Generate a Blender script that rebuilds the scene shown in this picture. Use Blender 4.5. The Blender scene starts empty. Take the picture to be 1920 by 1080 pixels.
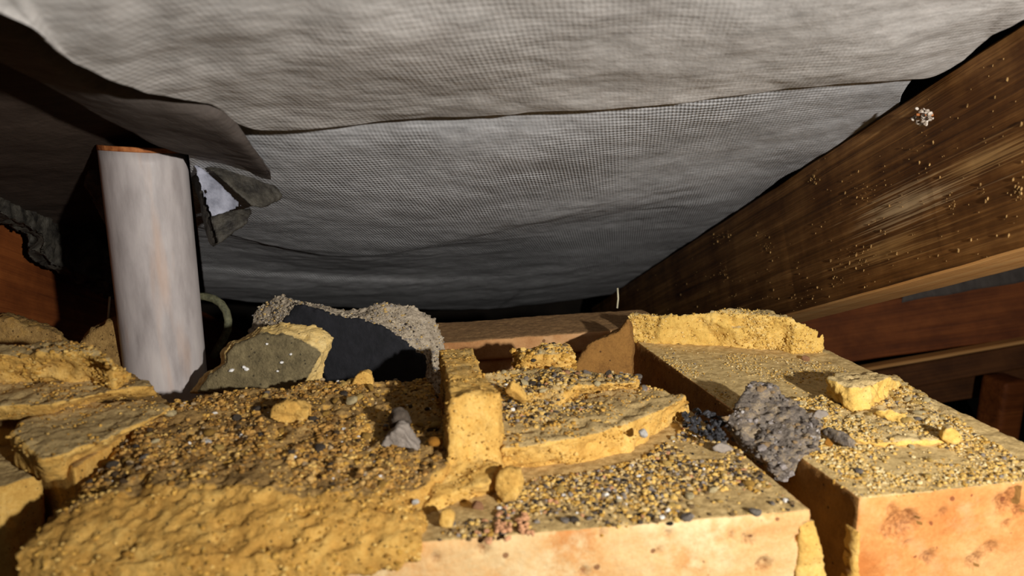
import bpy, bmesh, math, random
import numpy as np
from mathutils import Vector, Matrix
from mathutils.bvhtree import BVHTree

S = bpy.context.scene
COL = S.collection
rng = np.random.default_rng(11)
random.seed(11)

# ------------------------------------------------------------------ camera
F, H = 1350.0, 0.132                       # focal length in pixels of a 1920 frame, eye height above the brick tops (m)
psi, phi = math.radians(12.5), math.radians(12.0)
FW = np.array([math.sin(psi) * math.cos(phi), math.cos(psi) * math.cos(phi), -math.sin(phi)])
RT = np.array([math.cos(psi), -math.sin(psi), 0.0])
UP = np.cross(RT, FW)
C = np.array([0.0, 0.0, H])
cam = bpy.data.cameras.new('camera')
cam.sensor_width = 36.0
cam.lens = F / 1920 * 36.0
cam.clip_start = 0.01
cam.dof.use_dof = True
cam.dof.focus_distance = 0.43
cam.dof.aperture_fstop = 11.0
camo = bpy.data.objects.new('camera', cam)
COL.objects.link(camo)
camo.matrix_world = Matrix(((RT[0], UP[0], -FW[0], C[0]), (RT[1], UP[1], -FW[1], C[1]), (RT[2], UP[2], -FW[2], C[2]), (0, 0, 0, 1)))
S.camera = camo

# ------------------------------------------------------------------ world, work lamp, exposure
W = bpy.data.worlds.new('loft_dark')
S.world = W
W.use_nodes = True
W.node_tree.nodes['Background'].inputs[0].default_value = (0.9, 0.95, 1.0, 1)
W.node_tree.nodes['Background'].inputs[1].default_value = 0.03
L = bpy.data.lights.new('work_lamp', 'SPOT')
L.energy = 16.8
L.color = (1.0, 0.96, 0.9)
L.shadow_soft_size = 0.008
L.spot_size = math.radians(128)
L.spot_blend = 1.0
lo = bpy.data.objects.new('work_lamp', L)
COL.objects.link(lo)
LAMP = Vector((0.2, -0.18, 0.172))
AIM = Vector((0.17, 0.5, 0.16))
lo.location = LAMP
lo.rotation_euler = (AIM - LAMP).to_track_quat('-Z', 'Y').to_euler()
S.view_settings.view_transform = 'Standard'
S.view_settings.look = 'None'
S.view_settings.gamma = 1.0
S.view_settings.use_curve_mapping = False
S.view_settings.exposure = 0.0


# ------------------------------------------------------------------ measuring helpers (photo pixel -> place in the loft)
def ray(u, v): return FW + RT * (u - 960) / F + UP * (540 - v) / F
def pz(u, v, z): r = ray(u, v); return C + r * (z - H) / r[2]
def py(u, v, y): r = ray(u, v); return C + r * y / r[1]
def pd(u, v, d): return C + ray(u, v) * d
def pplane(u, v, P, n): r = ray(u, v); return C + r * ((P - C) @ n) / (r @ n)
def unit(v): v = np.array(v, float); return v / np.linalg.norm(v)

SLOPE = unit(ray(800, 780))                # the way the roof runs down to the eaves
ROOFN = unit(np.cross([1, 0, 0], SLOPE))   # outward normal of the roof plane
RB = pd(1920, 476, 0.32)                   # a point of the right rafter's lower arris
RFN = unit(np.cross(SLOPE, [0, 0, 1]))     # rafter face normal (horizontal)
if RFN[0] < 0: RFN = -RFN
RT_TOP = pplane(1920, 40, RB, RFN)         # a point of its upper arris: on the roof plane
def proof(u, v, off=0.0): return pplane(u, v, RT_TOP + ROOFN * off, ROOFN)


# ------------------------------------------------------------------ noise
def _hash(ix, iy, iz):
    h = (ix * 374761393 + iy * 668265263 + iz * 2147483647 * 7 + 1013904223) & 0xffffffff
    h = ((h ^ (h >> 13)) * 1274126177) & 0xffffffff
    h = ((h ^ (h >> 16)) * 2246822519) & 0xffffffff
    return ((h ^ (h >> 15)) & 0xffffff) / float(0xffffff)

def vnoise(P):
    P = np.asarray(P, float)
    i = np.floor(P).astype(np.int64); f = P - i
    f = f * f * (3 - 2 * f)
    r = 0
    for dx in (0, 1):
        wx = f[:, 0] if dx else 1 - f[:, 0]
        for dy in (0, 1):
            wy = f[:, 1] if dy else 1 - f[:, 1]
            for dz in (0, 1):
                wz = f[:, 2] if dz else 1 - f[:, 2]
                r = r + wx * wy * wz * _hash(i[:, 0] + dx, i[:, 1] + dy, i[:, 2] + dz)
    return r * 2 - 1

def fbm(P, size, octaves=4, gain=0.5, seed=0.0):
    Q = np.asarray(P, float) / size + seed * 17.31
    a, s, tot = 1.0, 0, 0
    for _ in range(octaves):
        s = s + a * vnoise(Q); tot += a
        Q = Q * 2.03 + 5.7; a *= gain
    return s / tot


# ------------------------------------------------------------------ materials
def lin(r, g, b):
    f = lambda c: ((c / 255 + 0.055) / 1.055) ** 2.4 if c > 10 else c / 255 / 12.92
    return (f(r), f(g), f(b), 1)

class NT:
    def __init__(s, name):
        s.m = bpy.data.materials.new(name); s.m.use_nodes = True
        s.t = s.m.node_tree; s.b = s.t.nodes['Principled BSDF']
        s.b.inputs['Specular IOR Level'].default_value = 0.25
    def n(s, t, **k):
        o = s.t.nodes.new(t)
        for a, b in k.items(): setattr(o, a, b)
        return o
    def l(s, a, b): s.t.links.new(a, b)
    def coord(s, kind='Object', scale=(1, 1, 1), rot=(0, 0, 0)):
        c = s.n('ShaderNodeTexCoord'); m = s.n('ShaderNodeMapping')
        m.inputs['Scale'].default_value = scale; m.inputs['Rotation'].default_value = rot
        s.l(c.outputs[kind], m.inputs[0]); return m.outputs[0]
    def noise(s, co, scale, detail=5, rough=0.6, dist=0.0):
        o = s.n('ShaderNodeTexNoise'); s.l(co, o.inputs['Vector'])
        o.inputs['Scale'].default_value = scale; o.inputs['Detail'].default_value = detail
        o.inputs['Roughness'].default_value = rough; o.inputs['Distortion'].default_value = dist
        return o.outputs['Fac']
    def ramp(s, fac, stops, interp='LINEAR'):
        o = s.n('ShaderNodeValToRGB'); o.color_ramp.interpolation = interp
        e = o.color_ramp.elements
        while len(e) < len(stops): e.new(0.5)
        for k, (p, c) in zip(e, stops): k.position = p; k.color = c
        s.l(fac, o.inputs[0]); return o.outputs[0]
    def mix(s, fac, a, b, mode='MIX'):
        o = s.n('ShaderNodeMix', data_type='RGBA', blend_type=mode)
        for sock, v in ((o.inputs[0], fac), (o.inputs[6], a), (o.inputs[7], b)):
            if isinstance(v, (int, float, tuple)): sock.default_value = v
            else: s.l(v, sock)
        return o.outputs[2]
    def math(s, op, a, b=0.0, c=0.0):
        o = s.n('ShaderNodeMath', operation=op)
        for sock, v in zip(o.inputs, (a, b, c)):
            if isinstance(v, (int, float)): sock.default_value = v
            else: s.l(v, sock)
        return o.outputs[0]
    def attr(s, name): return s.n('ShaderNodeAttribute', attribute_name=name).outputs['Fac']
    def bump(s, h, dist, strength=1.0, prev=None):
        o = s.n('ShaderNodeBump'); o.inputs['Distance'].default_value = dist; o.inputs['Strength'].default_value = strength
        s.l(h, o.inputs['Height'])
        if prev is not None: s.l(prev, o.inputs['Normal'])
        return o.outputs[0]
    def done(s, col, rough=0.9, normal=None):
        if isinstance(col, tuple): s.b.inputs['Base Color'].default_value = col
        else: s.l(col, s.b.inputs['Base Color'])
        if isinstance(rough, (int, float)): s.b.inputs['Roughness'].default_value = rough
        else: s.l(rough, s.b.inputs['Roughness'])
        if normal is not None: s.l(normal, s.b.inputs['Normal'])
        return s.m

def mineral(name, stops, weather=None, speck=None, scale=90, grain=900, bump=0.0006, rough=0.92):
    """crumbly mineral: a mottled body, a second look where the mesh attribute 'w' says weathered, dark pores"""
    t = NT(name); co = t.coord()
    a = t.noise(co, scale, 6, 0.65); g = t.noise(co, grain, 3, 0.7)
    f = t.math('ADD', t.math('MULTIPLY', a, 0.65), t.math('MULTIPLY', g, 0.35))
    col = t.ramp(f, stops)
    if weather:
        w = t.ramp(t.math('ADD', t.attr('w'), t.math('MULTIPLY', t.math('SUBTRACT', t.noise(co, 140, 4, 0.7), 0.5), 0.7)), [(0.4, (0, 0, 0, 1)), (0.62, (1, 1, 1, 1))])
        col = t.mix(w, col, t.ramp(f, weather))
    if speck:
        v = t.n('ShaderNodeTexVoronoi'); t.l(co, v.inputs['Vector']); v.inputs['Scale'].default_value = speck[1]
        k = t.math('LESS_THAN', v.outputs['Distance'], speck[2])
        col = t.mix(t.math('MULTIPLY', k, 0.85), col, speck[0])
    nrm = t.bump(t.noise(co, grain * 0.7, 4, 0.75), bump)
    nrm = t.bump(t.noise(co, grain * 0.22, 3, 0.6), bump * 2.0, 0.7, nrm)
    return t.done(col, rough, nrm)

M = {}
OCH = [(0.3, lin(172, 126, 56)), (0.5, lin(206, 163, 84)), (0.7, lin(226, 190, 116))]
DUST = [(0.3, lin(134, 112, 72)), (0.5, lin(180, 154, 104)), (0.7, lin(206, 180, 126))]
DUSTL = [(0.3, lin(92, 70, 40)), (0.5, lin(150, 118, 68)), (0.7, lin(198, 162, 100))]
M['mortar'] = mineral('ochre_mortar', OCH, DUST, (lin(96, 66, 26), 420, 0.13))
M['mortar_dirty'] = mineral('dirty_ochre_mortar', [(0.3, lin(150, 108, 46)), (0.5, lin(188, 144, 70)), (0.7, lin(212, 174, 98))], DUSTL, (lin(60, 44, 22), 330, 0.15))
M['mortar_right'] = mineral('pale_yellow_mortar', [(0.3, lin(190, 150, 70)), (0.5, lin(222, 182, 96)), (0.7, lin(238, 206, 128))], [(0.3, lin(160, 138, 92)), (0.5, lin(204, 178, 124)), (0.7, lin(224, 200, 146))], (lin(110, 80, 36), 420, 0.12))
def brickmat(name, body, stain, top, pale):
    t = NT(name); co = t.coord()
    a = t.noise(co, 26, 5, 0.6, 0.6); g = t.noise(co, 700, 3, 0.6)
    col = t.ramp(t.math('ADD', t.math('MULTIPLY', a, 0.8), t.math('MULTIPLY', g, 0.2)), body)
    col = t.mix(t.ramp(t.noise(co, 38, 5, 0.7), [(0.53, (0, 0, 0, 1)), (0.66, (1, 1, 1, 1))]), col, pale)
    v = t.n('ShaderNodeTexVoronoi'); t.l(co, v.inputs['Vector']); v.inputs['Scale'].default_value = 150
    sp = t.math('MULTIPLY', t.math('LESS_THAN', v.outputs['Distance'], 0.17), t.math('GREATER_THAN', t.noise(co, 60, 3), 0.53))
    col = t.mix(t.math('MULTIPLY', sp, 0.8), col, stain)
    w = t.ramp(t.math('ADD', t.attr('w'), t.math('MULTIPLY', t.math('SUBTRACT', t.noise(co, 160, 4, 0.7), 0.5), 0.5)), [(0.42, (0, 0, 0, 1)), (0.6, (1, 1, 1, 1))])
    col = t.mix(w, col, t.ramp(t.noise(co, 300, 5, 0.7), top))
    col = t.mix(t.math('MULTIPLY', t.attr('pit'), t.ramp(g, [(0.3, (0.85, 0.85, 0.85, 1)), (0.62, (0.25, 0.25, 0.25, 1))])), col, lin(96, 54, 28))
    nrm = t.bump(t.noise(co, 500, 4, 0.7), 0.0004)
    nrm = t.bump(t.noise(co, 90, 4, 0.6), 0.0012, 0.6, nrm)
    return t.done(col, 0.85, nrm)
M['brick_cream'] = brickmat('cream_fired_brick', [(0.35, lin(190, 126, 68)), (0.5, lin(206, 160, 104)), (0.65, lin(214, 184, 134))], lin(110, 64, 36), [(0.35, lin(150, 124, 78)), (0.55, lin(190, 162, 108)), (0.7, lin(214, 186, 130))], lin(218, 194, 148))
M['brick_orange'] = brickmat('orange_fired_brick', [(0.35, lin(184, 112, 54)), (0.5, lin(208, 142, 80)), (0.65, lin(218, 166, 108))], lin(120, 62, 36), [(0.35, lin(172, 146, 96)), (0.55, lin(210, 182, 124)), (0.7, lin(230, 204, 148))], lin(212, 156, 104))
M['brick_tan'] = brickmat('tan_fired_brick', [(0.35, lin(150, 104, 62)), (0.5, lin(176, 130, 84)), (0.65, lin(190, 146, 98))], lin(90, 60, 36), [(0.35, lin(120, 90, 58)), (0.6, lin(150, 116, 76)), (0.7, lin(160, 126, 86))], lin(186, 146, 104))
M['shade_brown'] = mineral('shade_browned_masonry', [(0.3, lin(104, 70, 34)), (0.5, lin(138, 98, 48)), (0.7, lin(158, 114, 58))], None, (lin(70, 44, 22), 200, 0.12))  # darker brown that paints in shade, for faces turned from the lamp
M['concrete'] = mineral('broken_concrete', [(0.3, lin(92, 82, 68)), (0.5, lin(168, 154, 134)), (0.7, lin(206, 192, 168))], None, (lin(60, 54, 48), 300, 0.16), 240, 800, 0.001)
M['stone'] = mineral('grey_breccia', [(0.34, lin(70, 62, 54)), (0.48, lin(122, 112, 102)), (0.58, lin(150, 132, 104)), (0.7, lin(186, 178, 170))], None, (lin(44, 40, 40), 260, 0.18), 150, 700, 0.001)
M['grey_face'] = mineral('grey_cement_face', [(0.3, lin(206, 170, 96)), (0.5, lin(220, 188, 120)), (0.7, lin(232, 206, 146))], [(0.32, lin(72, 64, 46)), (0.5, lin(112, 100, 72)), (0.7, lin(140, 126, 92))], (lin(60, 54, 40), 240, 0.14), 120, 800, 0.0008)

def plain(name, c1, c2, scale=60, rough=0.7, bump=0.0004, bscale=300, spec=0.25):
    t = NT(name); co = t.coord()
    t.b.inputs['Specular IOR Level'].default_value = spec
    col = t.ramp(t.noise(co, scale, 5, 0.6), [(0.35, c1), (0.65, c2)])
    return t.done(col, rough, t.bump(t.noise(co, bscale, 4, 0.7), bump))
M['tile_face'] = plain('black_tile_coating', lin(18, 19, 23), lin(30, 30, 35), 120, 0.75, 0.0003, 500)
M['void'] = plain('void_darkened_board', lin(20, 16, 12), lin(30, 24, 18), 30, 0.95)  # near-black colour stands in for the unlit void behind felt and eaves
M['bitumen'] = plain('old_bitumen_felt', lin(34, 31, 28), lin(74, 70, 62), 140, 0.62, 0.0012, 260)
M['bitumen_pale'] = plain('pale_grey_felt_scrap', lin(112, 114, 126), lin(168, 170, 184), 90, 0.5, 0.0008, 200)
M['white_fleck'] = plain('white_fleck', lin(226, 224, 222), lin(246, 244, 240), 200, 0.7)
M['cable'] = plain('greenish_grey_hose', lin(70, 70, 52), lin(112, 110, 84), 300, 0.7)
M['fluff'] = plain('black_moss', lin(22, 22, 24), lin(74, 74, 78), 500, 0.8)
M['rust'] = plain('rusty_rim', lin(128, 66, 28), lin(190, 122, 70), 200, 0.7)
M['nail'] = plain('fluffy_nail', lin(120, 100, 80), lin(206, 196, 184), 500, 0.7)
M['splash'] = plain('tan_splash', lin(96, 70, 36), lin(176, 140, 86), 400, 0.8)
M['web'] = plain('cobweb_thread', lin(190, 180, 150), lin(220, 210, 180), 100, 0.6)

def pipe_mat():
    t = NT('dusty_grey_pipe'); co = t.coord(scale=(1, 1, 0.25))
    t.b.inputs['Specular IOR Level'].default_value = 0.4
    a = t.noise(co, 90, 5, 0.6)
    col = t.ramp(a, [(0.3, lin(150, 142, 140)), (0.5, lin(176, 168, 166)), (0.7, lin(192, 184, 180))])
    r = t.ramp(t.noise(t.coord(scale=(1, 1, 0.12)), 60, 3, 0.5), [(0.6, (0, 0, 0, 1)), (0.72, (0.5, 0.5, 0.5, 1))])
    col = t.mix(r, col, lin(190, 150, 118))
    return t.done(col, 0.5, t.bump(t.noise(co, 400, 3), 0.0001))
M['pipe'] = pipe_mat()

def wood(name, stops, stain=None, speck=None, rough=0.55, grain=(3, 130), spec=0.3, scuff=None):
    """timber: grain runs along the object's own X"""
    t = NT(name)
    t.b.inputs['Specular IOR Level'].default_value = spec
    co = t.coord(scale=(grain[0], grain[1], grain[1]))
    a = t.noise(co, 1.0, 7, 0.65, 0.8)
    f = t.coord(scale=(10, 900, 900)); b = t.noise(f, 1.0, 3, 0.6)
    col = t.ramp(t.math('ADD', t.math('MULTIPLY', a, 0.75), t.math('MULTIPLY', b, 0.25)), stops)
    o = t.coord()
    if stain:
        k = t.ramp(t.noise(o, 14, 5, 0.7), [(0.4, (0, 0, 0, 1)), (0.62, (1, 1, 1, 1))])
        col = t.mix(k, col, stain, 'MULTIPLY')
    if speck:
        q = t.coord(scale=(1, 1, 1))
        m = t.math('GREATER_THAN', t.noise(q, 170, 6, 0.75), speck[1])
        col = t.mix(m, col, speck[0])
    for c_, sz, colr in (scuff or ()):         # a scuffed, paler stretch of grain
        mp = t.n('ShaderNodeVectorMath', operation='SUBTRACT'); t.l(o, mp.inputs[0]); mp.inputs[1].default_value = c_
        ms = t.n('ShaderNodeVectorMath', operation='DIVIDE'); t.l(mp.outputs[0], ms.inputs[0]); ms.inputs[1].default_value = sz
        ln = t.n('ShaderNodeVectorMath', operation='LENGTH'); t.l(ms.outputs[0], ln.inputs[0])
        k = t.math('ADD', t.math('SUBTRACT', 1.0, ln.outputs['Value']), t.math('MULTIPLY', t.math('SUBTRACT', b, 0.5), 5.0))
        col = t.mix(t.math('MULTIPLY', t.math('MAXIMUM', t.math('MINIMUM', k, 1.0), 0.0), 0.8), col, colr)
    nrm = t.bump(b, 0.0005, 0.8)
    nrm = t.bump(a, 0.001, 0.6, nrm)
    return t.done(col, rough, nrm)
def raf_local(u, v):
    p = pplane(u, v, RB, RFN) - (RT_TOP - SLOPE * 0.35)
    return (float(p @ SLOPE), 0.0, float(p @ ROOFN))
M['rafter'] = wood('stained_rafter_timber', [(0.32, lin(84, 54, 24)), (0.5, lin(146, 100, 50)), (0.62, lin(190, 140, 82)), (0.72, lin(226, 184, 126))], (0.45, 0.38, 0.30, 1), (lin(190, 160, 110), 0.68), scuff=((raf_local(1700, 385), (0.045, 0.03, 0.011), lin(236, 206, 160)), (raf_local(1840, 300), (0.035, 0.03, 0.006), lin(214, 170, 110)), (raf_local(1660, 470), (0.05, 0.03, 0.006), lin(200, 156, 96))))
M['rafter_clean'] = wood('clean_planed_timber', [(0.3, lin(176, 118, 60)), (0.5, lin(208, 152, 90)), (0.7, lin(226, 182, 120))], None, None, 0.6, (3, 160))
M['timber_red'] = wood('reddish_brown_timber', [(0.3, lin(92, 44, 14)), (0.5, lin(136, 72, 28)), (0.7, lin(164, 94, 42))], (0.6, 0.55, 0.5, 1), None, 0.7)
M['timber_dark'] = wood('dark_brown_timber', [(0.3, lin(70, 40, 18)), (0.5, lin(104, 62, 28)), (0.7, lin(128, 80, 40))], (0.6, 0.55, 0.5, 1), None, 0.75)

def felt_mat(name, c1, c2, weave=0.5, dirt=None):
    t = NT(name); t.b.inputs['Specular IOR Level'].default_value = 0.15
    uv = t.n('ShaderNodeUVMap').outputs[0]
    sx = t.n('ShaderNodeSeparateXYZ'); t.l(uv, sx.inputs[0])
    wob = t.math('MULTIPLY', t.math('SUBTRACT', t.noise(uv, 8, 3), 0.5), 1.6)
    u = t.math('ADD', t.math('MULTIPLY', sx.outputs[0], 6.28318 / 0.0021), wob)
    v = t.math('ADD', t.math('MULTIPLY', sx.outputs[1], 6.28318 / 0.0029), wob)
    su = t.math('SINE', u); sv = t.math('SINE', v)
    wv = t.math('ADD', t.math('MULTIPLY', su, 0.5), t.math('MULTIPLY', sv, 0.5))
    patch = t.ramp(t.noise(uv, 7, 3, 0.5), [(0.40, (0.12, 0.12, 0.12, 1)), (0.62, (1, 1, 1, 1))])
    wv = t.math('MULTIPLY', wv, patch)
    big = t.noise(uv, 9, 6, 0.62)
    fine = t.noise(uv, 120, 5, 0.7)
    fib = t.n('ShaderNodeMapping'); t.l(uv, fib.inputs[0]); fib.inputs['Scale'].default_value = (60, 420, 1)
    fb = t.noise(fib.outputs[0], 1, 4, 0.7)
    f = t.math('ADD', t.math('MULTIPLY', big, 0.45), t.math('ADD', t.math('MULTIPLY', fine, 0.25), t.math('MULTIPLY', fb, 0.3)))
    f = t.math('ADD', f, t.math('MULTIPLY', wv, 0.10 * weave))
    col = t.ramp(f, [(0.34, c1), (0.64, c2)])
    if dirt:
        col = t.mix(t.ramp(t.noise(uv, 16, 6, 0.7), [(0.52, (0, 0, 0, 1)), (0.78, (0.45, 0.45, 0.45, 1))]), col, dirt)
    nrm = t.bump(wv, 0.00016 * weave, 1.0)
    nrm = t.bump(fine, 0.0009, 0.6, nrm)
    nrm = t.bump(t.noise(uv, 28, 4, 0.6), 0.004, 0.3, nrm)
    return t.done(col, 0.8, nrm)
M['felt'] = felt_mat('grey_woven_felt', lin(134, 131, 128), lin(194, 190, 186), 0.6, lin(132, 122, 116))
M['felt_lower'] = felt_mat('grey_woven_felt_lower', lin(118, 118, 119), lin(186, 186, 188), 2.0, lin(114, 109, 106))
M['shade_felt'] = felt_mat('shade_darkened_felt', lin(42, 34, 28), lin(70, 58, 50), 0.1, lin(40, 30, 22))  # dark brown stands in for shade on the felt's far left
M['felt_flap'] = felt_mat('brown_grey_felt', lin(60, 54, 50), lin(98, 90, 85), 0.2, lin(70, 60, 50))

def grain_mat(name, stops):
    t = NT(name)
    t.b.inputs['Specular IOR Level'].default_value = 0.08
    g = t.n('ShaderNodeNewGeometry')
    col = t.ramp(g.outputs['Random Per Island'], stops, 'CONSTANT')
    co = t.coord()
    col = t.mix(0.45, col, t.ramp(t.noise(co, 900, 3, 0.7), [(0.3, (0.35, 0.33, 0.3, 1)), (0.65, (1.0, 1.0, 1.0, 1))]), 'MULTIPLY')
    return t.done(col, 0.9, t.bump(t.noise(co, 1500, 3, 0.7), 0.0004))
Yl, Yd, Pa, Gr, Dk, Bk, Pk, Wh, Am = lin(222, 184, 104), lin(186, 144, 68), lin(228, 208, 158), lin(142, 132, 122), lin(84, 74, 64), lin(44, 40, 38), lin(196, 144, 104), lin(236, 232, 224), lin(206, 140, 50)
M['grain_right'] = grain_mat('yellow_sand_grains', [(0, Yl), (0.4, Yd), (0.56, Pa), (0.78, lin(204, 178, 118)), (0.92, Gr), (0.97, Dk)])
M['crumb'] = grain_mat('ochre_crumbs', [(0, lin(214, 168, 84)), (0.35, lin(190, 146, 68)), (0.6, lin(226, 188, 110)), (0.85, lin(160, 118, 54))])
M['crumb_right'] = grain_mat('pale_yellow_crumbs', [(0, lin(230, 192, 108)), (0.35, lin(210, 170, 88)), (0.6, lin(240, 210, 138)), (0.85, lin(186, 146, 70))])
M['grain_concrete'] = grain_mat('concrete_grains', [(0, lin(196, 182, 158)), (0.4, lin(166, 150, 126)), (0.65, lin(140, 134, 130)), (0.82, lin(206, 174, 112)), (0.92, lin(70, 64, 58))])
M['grain_stone'] = grain_mat('breccia_clasts', [(0, lin(120, 112, 104)), (0.35, lin(92, 84, 78)), (0.6, lin(150, 142, 138)), (0.8, lin(146, 122, 90)), (0.93, lin(178, 172, 168))])
M['grain_mid'] = grain_mat('mixed_grit_grains', [(0, Yl), (0.26, Yd), (0.42, lin(204, 178, 126)), (0.62, Gr), (0.7, lin(112, 92, 64)), (0.82, Dk), (0.91, Bk), (0.96, Pk), (0.985, Wh)])
M['grain_left'] = grain_mat('brown_grit_grains', [(0, lin(200, 154, 84)), (0.3, lin(162, 120, 60)), (0.58, lin(206, 168, 104)), (0.68, lin(118, 86, 46)), (0.86, lin(72, 58, 42)), (0.94, lin(176, 152, 116)), (0.985, Wh)])
for k, c in (('yellow', Yl), ('ochre', Yd), ('pale', Pa), ('grey', Gr), ('dark', Dk), ('pink', Pk), ('white', Wh), ('amber', Am)):
    M['p_' + k] = mineral(k + '_pebble', [(0.3, tuple(x * 0.62 for x in c[:3]) + (1,)), (0.5, c), (0.7, tuple(min(1, x * 1.12) for x in c[:3]) + (1,))], None, None, 200, 1200, 0.0004)


# ------------------------------------------------------------------ objects
def tag(o, label=None, cat=None, group=None, kind=None):
    if label: o['label'] = label
    if cat: o['category'] = cat
    if group: o['group'] = group
    if kind: o['kind'] = kind
    return o

def empty(name, loc, label=None, cat=None, group=None, kind=None):
    o = bpy.data.objects.new(name, None); COL.objects.link(o)
    o.location = Vector([float(x) for x in loc]); o.empty_display_size = 0.02
    return tag(o, label, cat, group, kind)

def link(name, me, mats, parent=None, origin=None):
    """link a mesh whose vertices are in world space, its origin moved to its base"""
    n = len(me.vertices)
    co = np.empty(n * 3); me.vertices.foreach_get('co', co); co = co.reshape(-1, 3)
    if origin is None:
        origin = np.array([(co[:, 0].min() + co[:, 0].max()) / 2, (co[:, 1].min() + co[:, 1].max()) / 2, co[:, 2].min()])
    me.vertices.foreach_set('co', (co - origin).ravel())
    for m in (mats if isinstance(mats, (list, tuple)) else [mats]): me.materials.append(M[m])
    o = bpy.data.objects.new(name, me); COL.objects.link(o)
    o.location = Vector(origin)
    if parent is not None:
        o.parent = parent
        o.location = Vector(origin) - world_loc(parent)
    me.update()
    return o

def world_loc(o):
    v = Vector(o.location)
    while o.parent is not None:
        o = o.parent; v += Vector(o.location)
    return v

def mesh_of(V, Fc):
    me = bpy.data.meshes.new('m')
    me.from_pydata([tuple(map(float, v)) for v in V], [], Fc)
    me.update(); return me

def hull2(A, B):
    """closed solid between two polygons of the same number of corners"""
    n = len(A)
    V = list(A) + list(B)
    Fc = [tuple(range(n)), tuple(range(2 * n - 1, n - 1, -1))]
    Fc += [((i + 1) % n, i, n + i, n + (i + 1) % n) for i in range(n)]
    bm = bmesh.new(); vs = [bm.verts.new(tuple(map(float, v))) for v in V]
    for f in Fc: bm.faces.new([vs[i] for i in f])
    bmesh.ops.triangulate(bm, faces=[f for f in bm.faces if len(f.verts) > 4])
    bmesh.ops.recalc_face_normals(bm, faces=bm.faces)
    me = bpy.data.meshes.new('m'); bm.to_mesh(me); bm.free(); return me

def join_meshes(ms):
    V, Fc = [], []
    for m in ms:
        o = len(V)
        V += [tuple(v.co) for v in m.vertices]
        Fc += [tuple(o + i for i in p.vertices) for p in m.polygons]
    return mesh_of(V, Fc)

def remesh(me, vox, smooth=2):
    o = bpy.data.objects.new('tmp', me); COL.objects.link(o)
    m = o.modifiers.new('r', 'REMESH'); m.mode = 'VOXEL'; m.voxel_size = vox
    if smooth:
        s = o.modifiers.new('s', 'SMOOTH'); s.iterations = smooth; s.factor = 0.5
    dg = bpy.context.evaluated_depsgraph_get(); dg.update()
    r = bpy.data.meshes.new_from_object(o.evaluated_get(dg))
    bpy.data.objects.remove(o); return r

def get(me):
    n = len(me.vertices)
    co = np.empty(n * 3); me.vertices.foreach_get('co', co)
    no = np.empty(n * 3); me.vertex_normals.foreach_get('vector', no)
    return co.reshape(-1, 3), no.reshape(-1, 3)

def setw(me, w, name='w'):
    a = me.attributes.get(name) or me.attributes.new(name, 'FLOAT', 'POINT')
    a.data.foreach_set('value', np.asarray(w, np.float32))

def smooth(me):
    me.polygons.foreach_set('use_smooth', [True] * len(me.polygons)); me.update()

def rough(me, vox, layers, sm=2, pits=(), weather='top', mask=None, seed=0):
    """break a plain solid up: voxel skin, then several sizes of noise along the normals, then single pits"""
    r = remesh(me, vox, sm)
    co, no = get(r)
    pit = np.zeros(len(co))
    w = np.clip((no[:, 2] - 0.72) / 0.2, 0, 1) if weather == 'top' else np.zeros(len(co))
    disp = np.zeros(len(co))
    for i, (size, amp) in enumerate(layers):
        f = fbm(co, size, 3, 0.55, seed + i * 1.7)
        disp += amp * (f if i == 0 else 0.35 - 1.9 * np.abs(f))
    if mask is not None: disp *= mask(co, no)
    co = co + no * disp[:, None]
    for p, rad, dep in pits:
        d = np.linalg.norm(co - p, axis=1) / rad * (1 + 0.8 * fbm(co, rad * 0.6, 3, 0.6, seed + 9))
        co = co - no * (dep * 1.5 * np.clip(1 - d * d, 0, 1) ** 0.6)[:, None]
        pit = np.maximum(pit, np.clip(1.25 - d * d, 0, 1))
    r.vertices.foreach_set('co', co.ravel()); r.update()
    setw(r, w); smooth(r)
    if len(pits): setw(r, pit, 'pit')
    return r

def slab(bot, top, vox=0.0012, layers=((0.02, 0.0015), (0.006, 0.0009), (0.0025, 0.0005)), **k):
    return rough(hull2(bot, top), vox, layers, **k)

def patch(rows, cols, n_rows, wrinkle=(), thick=0.0008, seed=3, place=None):
    """sheet through curves given as (u, v, offset from the roof plane)"""
    place = place or proof
    def cr(P, t):
        P = np.asarray(P, float); n = len(P) - 1
        x = np.clip(t * n, 0, n - 1e-9); i = x.astype(int); f = (x - i)[:, None]
        g = lambda k: P[np.clip(k, 0, n)]
        p0, p1, p2, p3 = g(i - 1), g(i), g(i + 1), g(i + 2)
        return 0.5 * (2 * p1 + (p2 - p0) * f + (2 * p0 - 5 * p1 + 4 * p2 - p3) * f ** 2 + (3 * p1 - p0 - 3 * p2 + p3) * f ** 3)
    t = np.linspace(0, 1, cols)
    R = np.array([cr(r, t) for r in rows])
    s = np.linspace(0, 1, n_rows)
    G = np.array([cr(R[:, j], s) for j in range(cols)])           # cols x n_rows x 3
    P = np.array([place(u, v, o) for u, v, o in G.reshape(-1, 3)])
    for size, amp in wrinkle: P = P + ROOFN * (amp * fbm(P * np.array([1, 1.6, 1.6]), size, 3, 0.5, seed))[:, None]
    idx = np.arange(cols * n_rows).reshape(cols, n_rows)
    Fc = [(int(a), int(b), int(c), int(d)) for a, b, c, d in zip(idx[:-1, :-1].ravel(), idx[1:, :-1].ravel(), idx[1:, 1:].ravel(), idx[:-1, 1:].ravel())]
    me = mesh_of(P, Fc)
    Q = P - P[0]; D = unit(SLOPE + np.array([0.36, 0, 0]))
    uvv = np.stack([Q[:, 0] - 0.36 * (Q @ SLOPE), Q @ SLOPE], 1)
    ul = me.uv_layers.new(name='UVMap')
    li = np.empty(len(me.loops), int); me.loops.foreach_get('vertex_index', li)
    ul.data.foreach_set('uv', uvv[li].ravel())
    smooth(me)
    return me, thick

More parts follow.
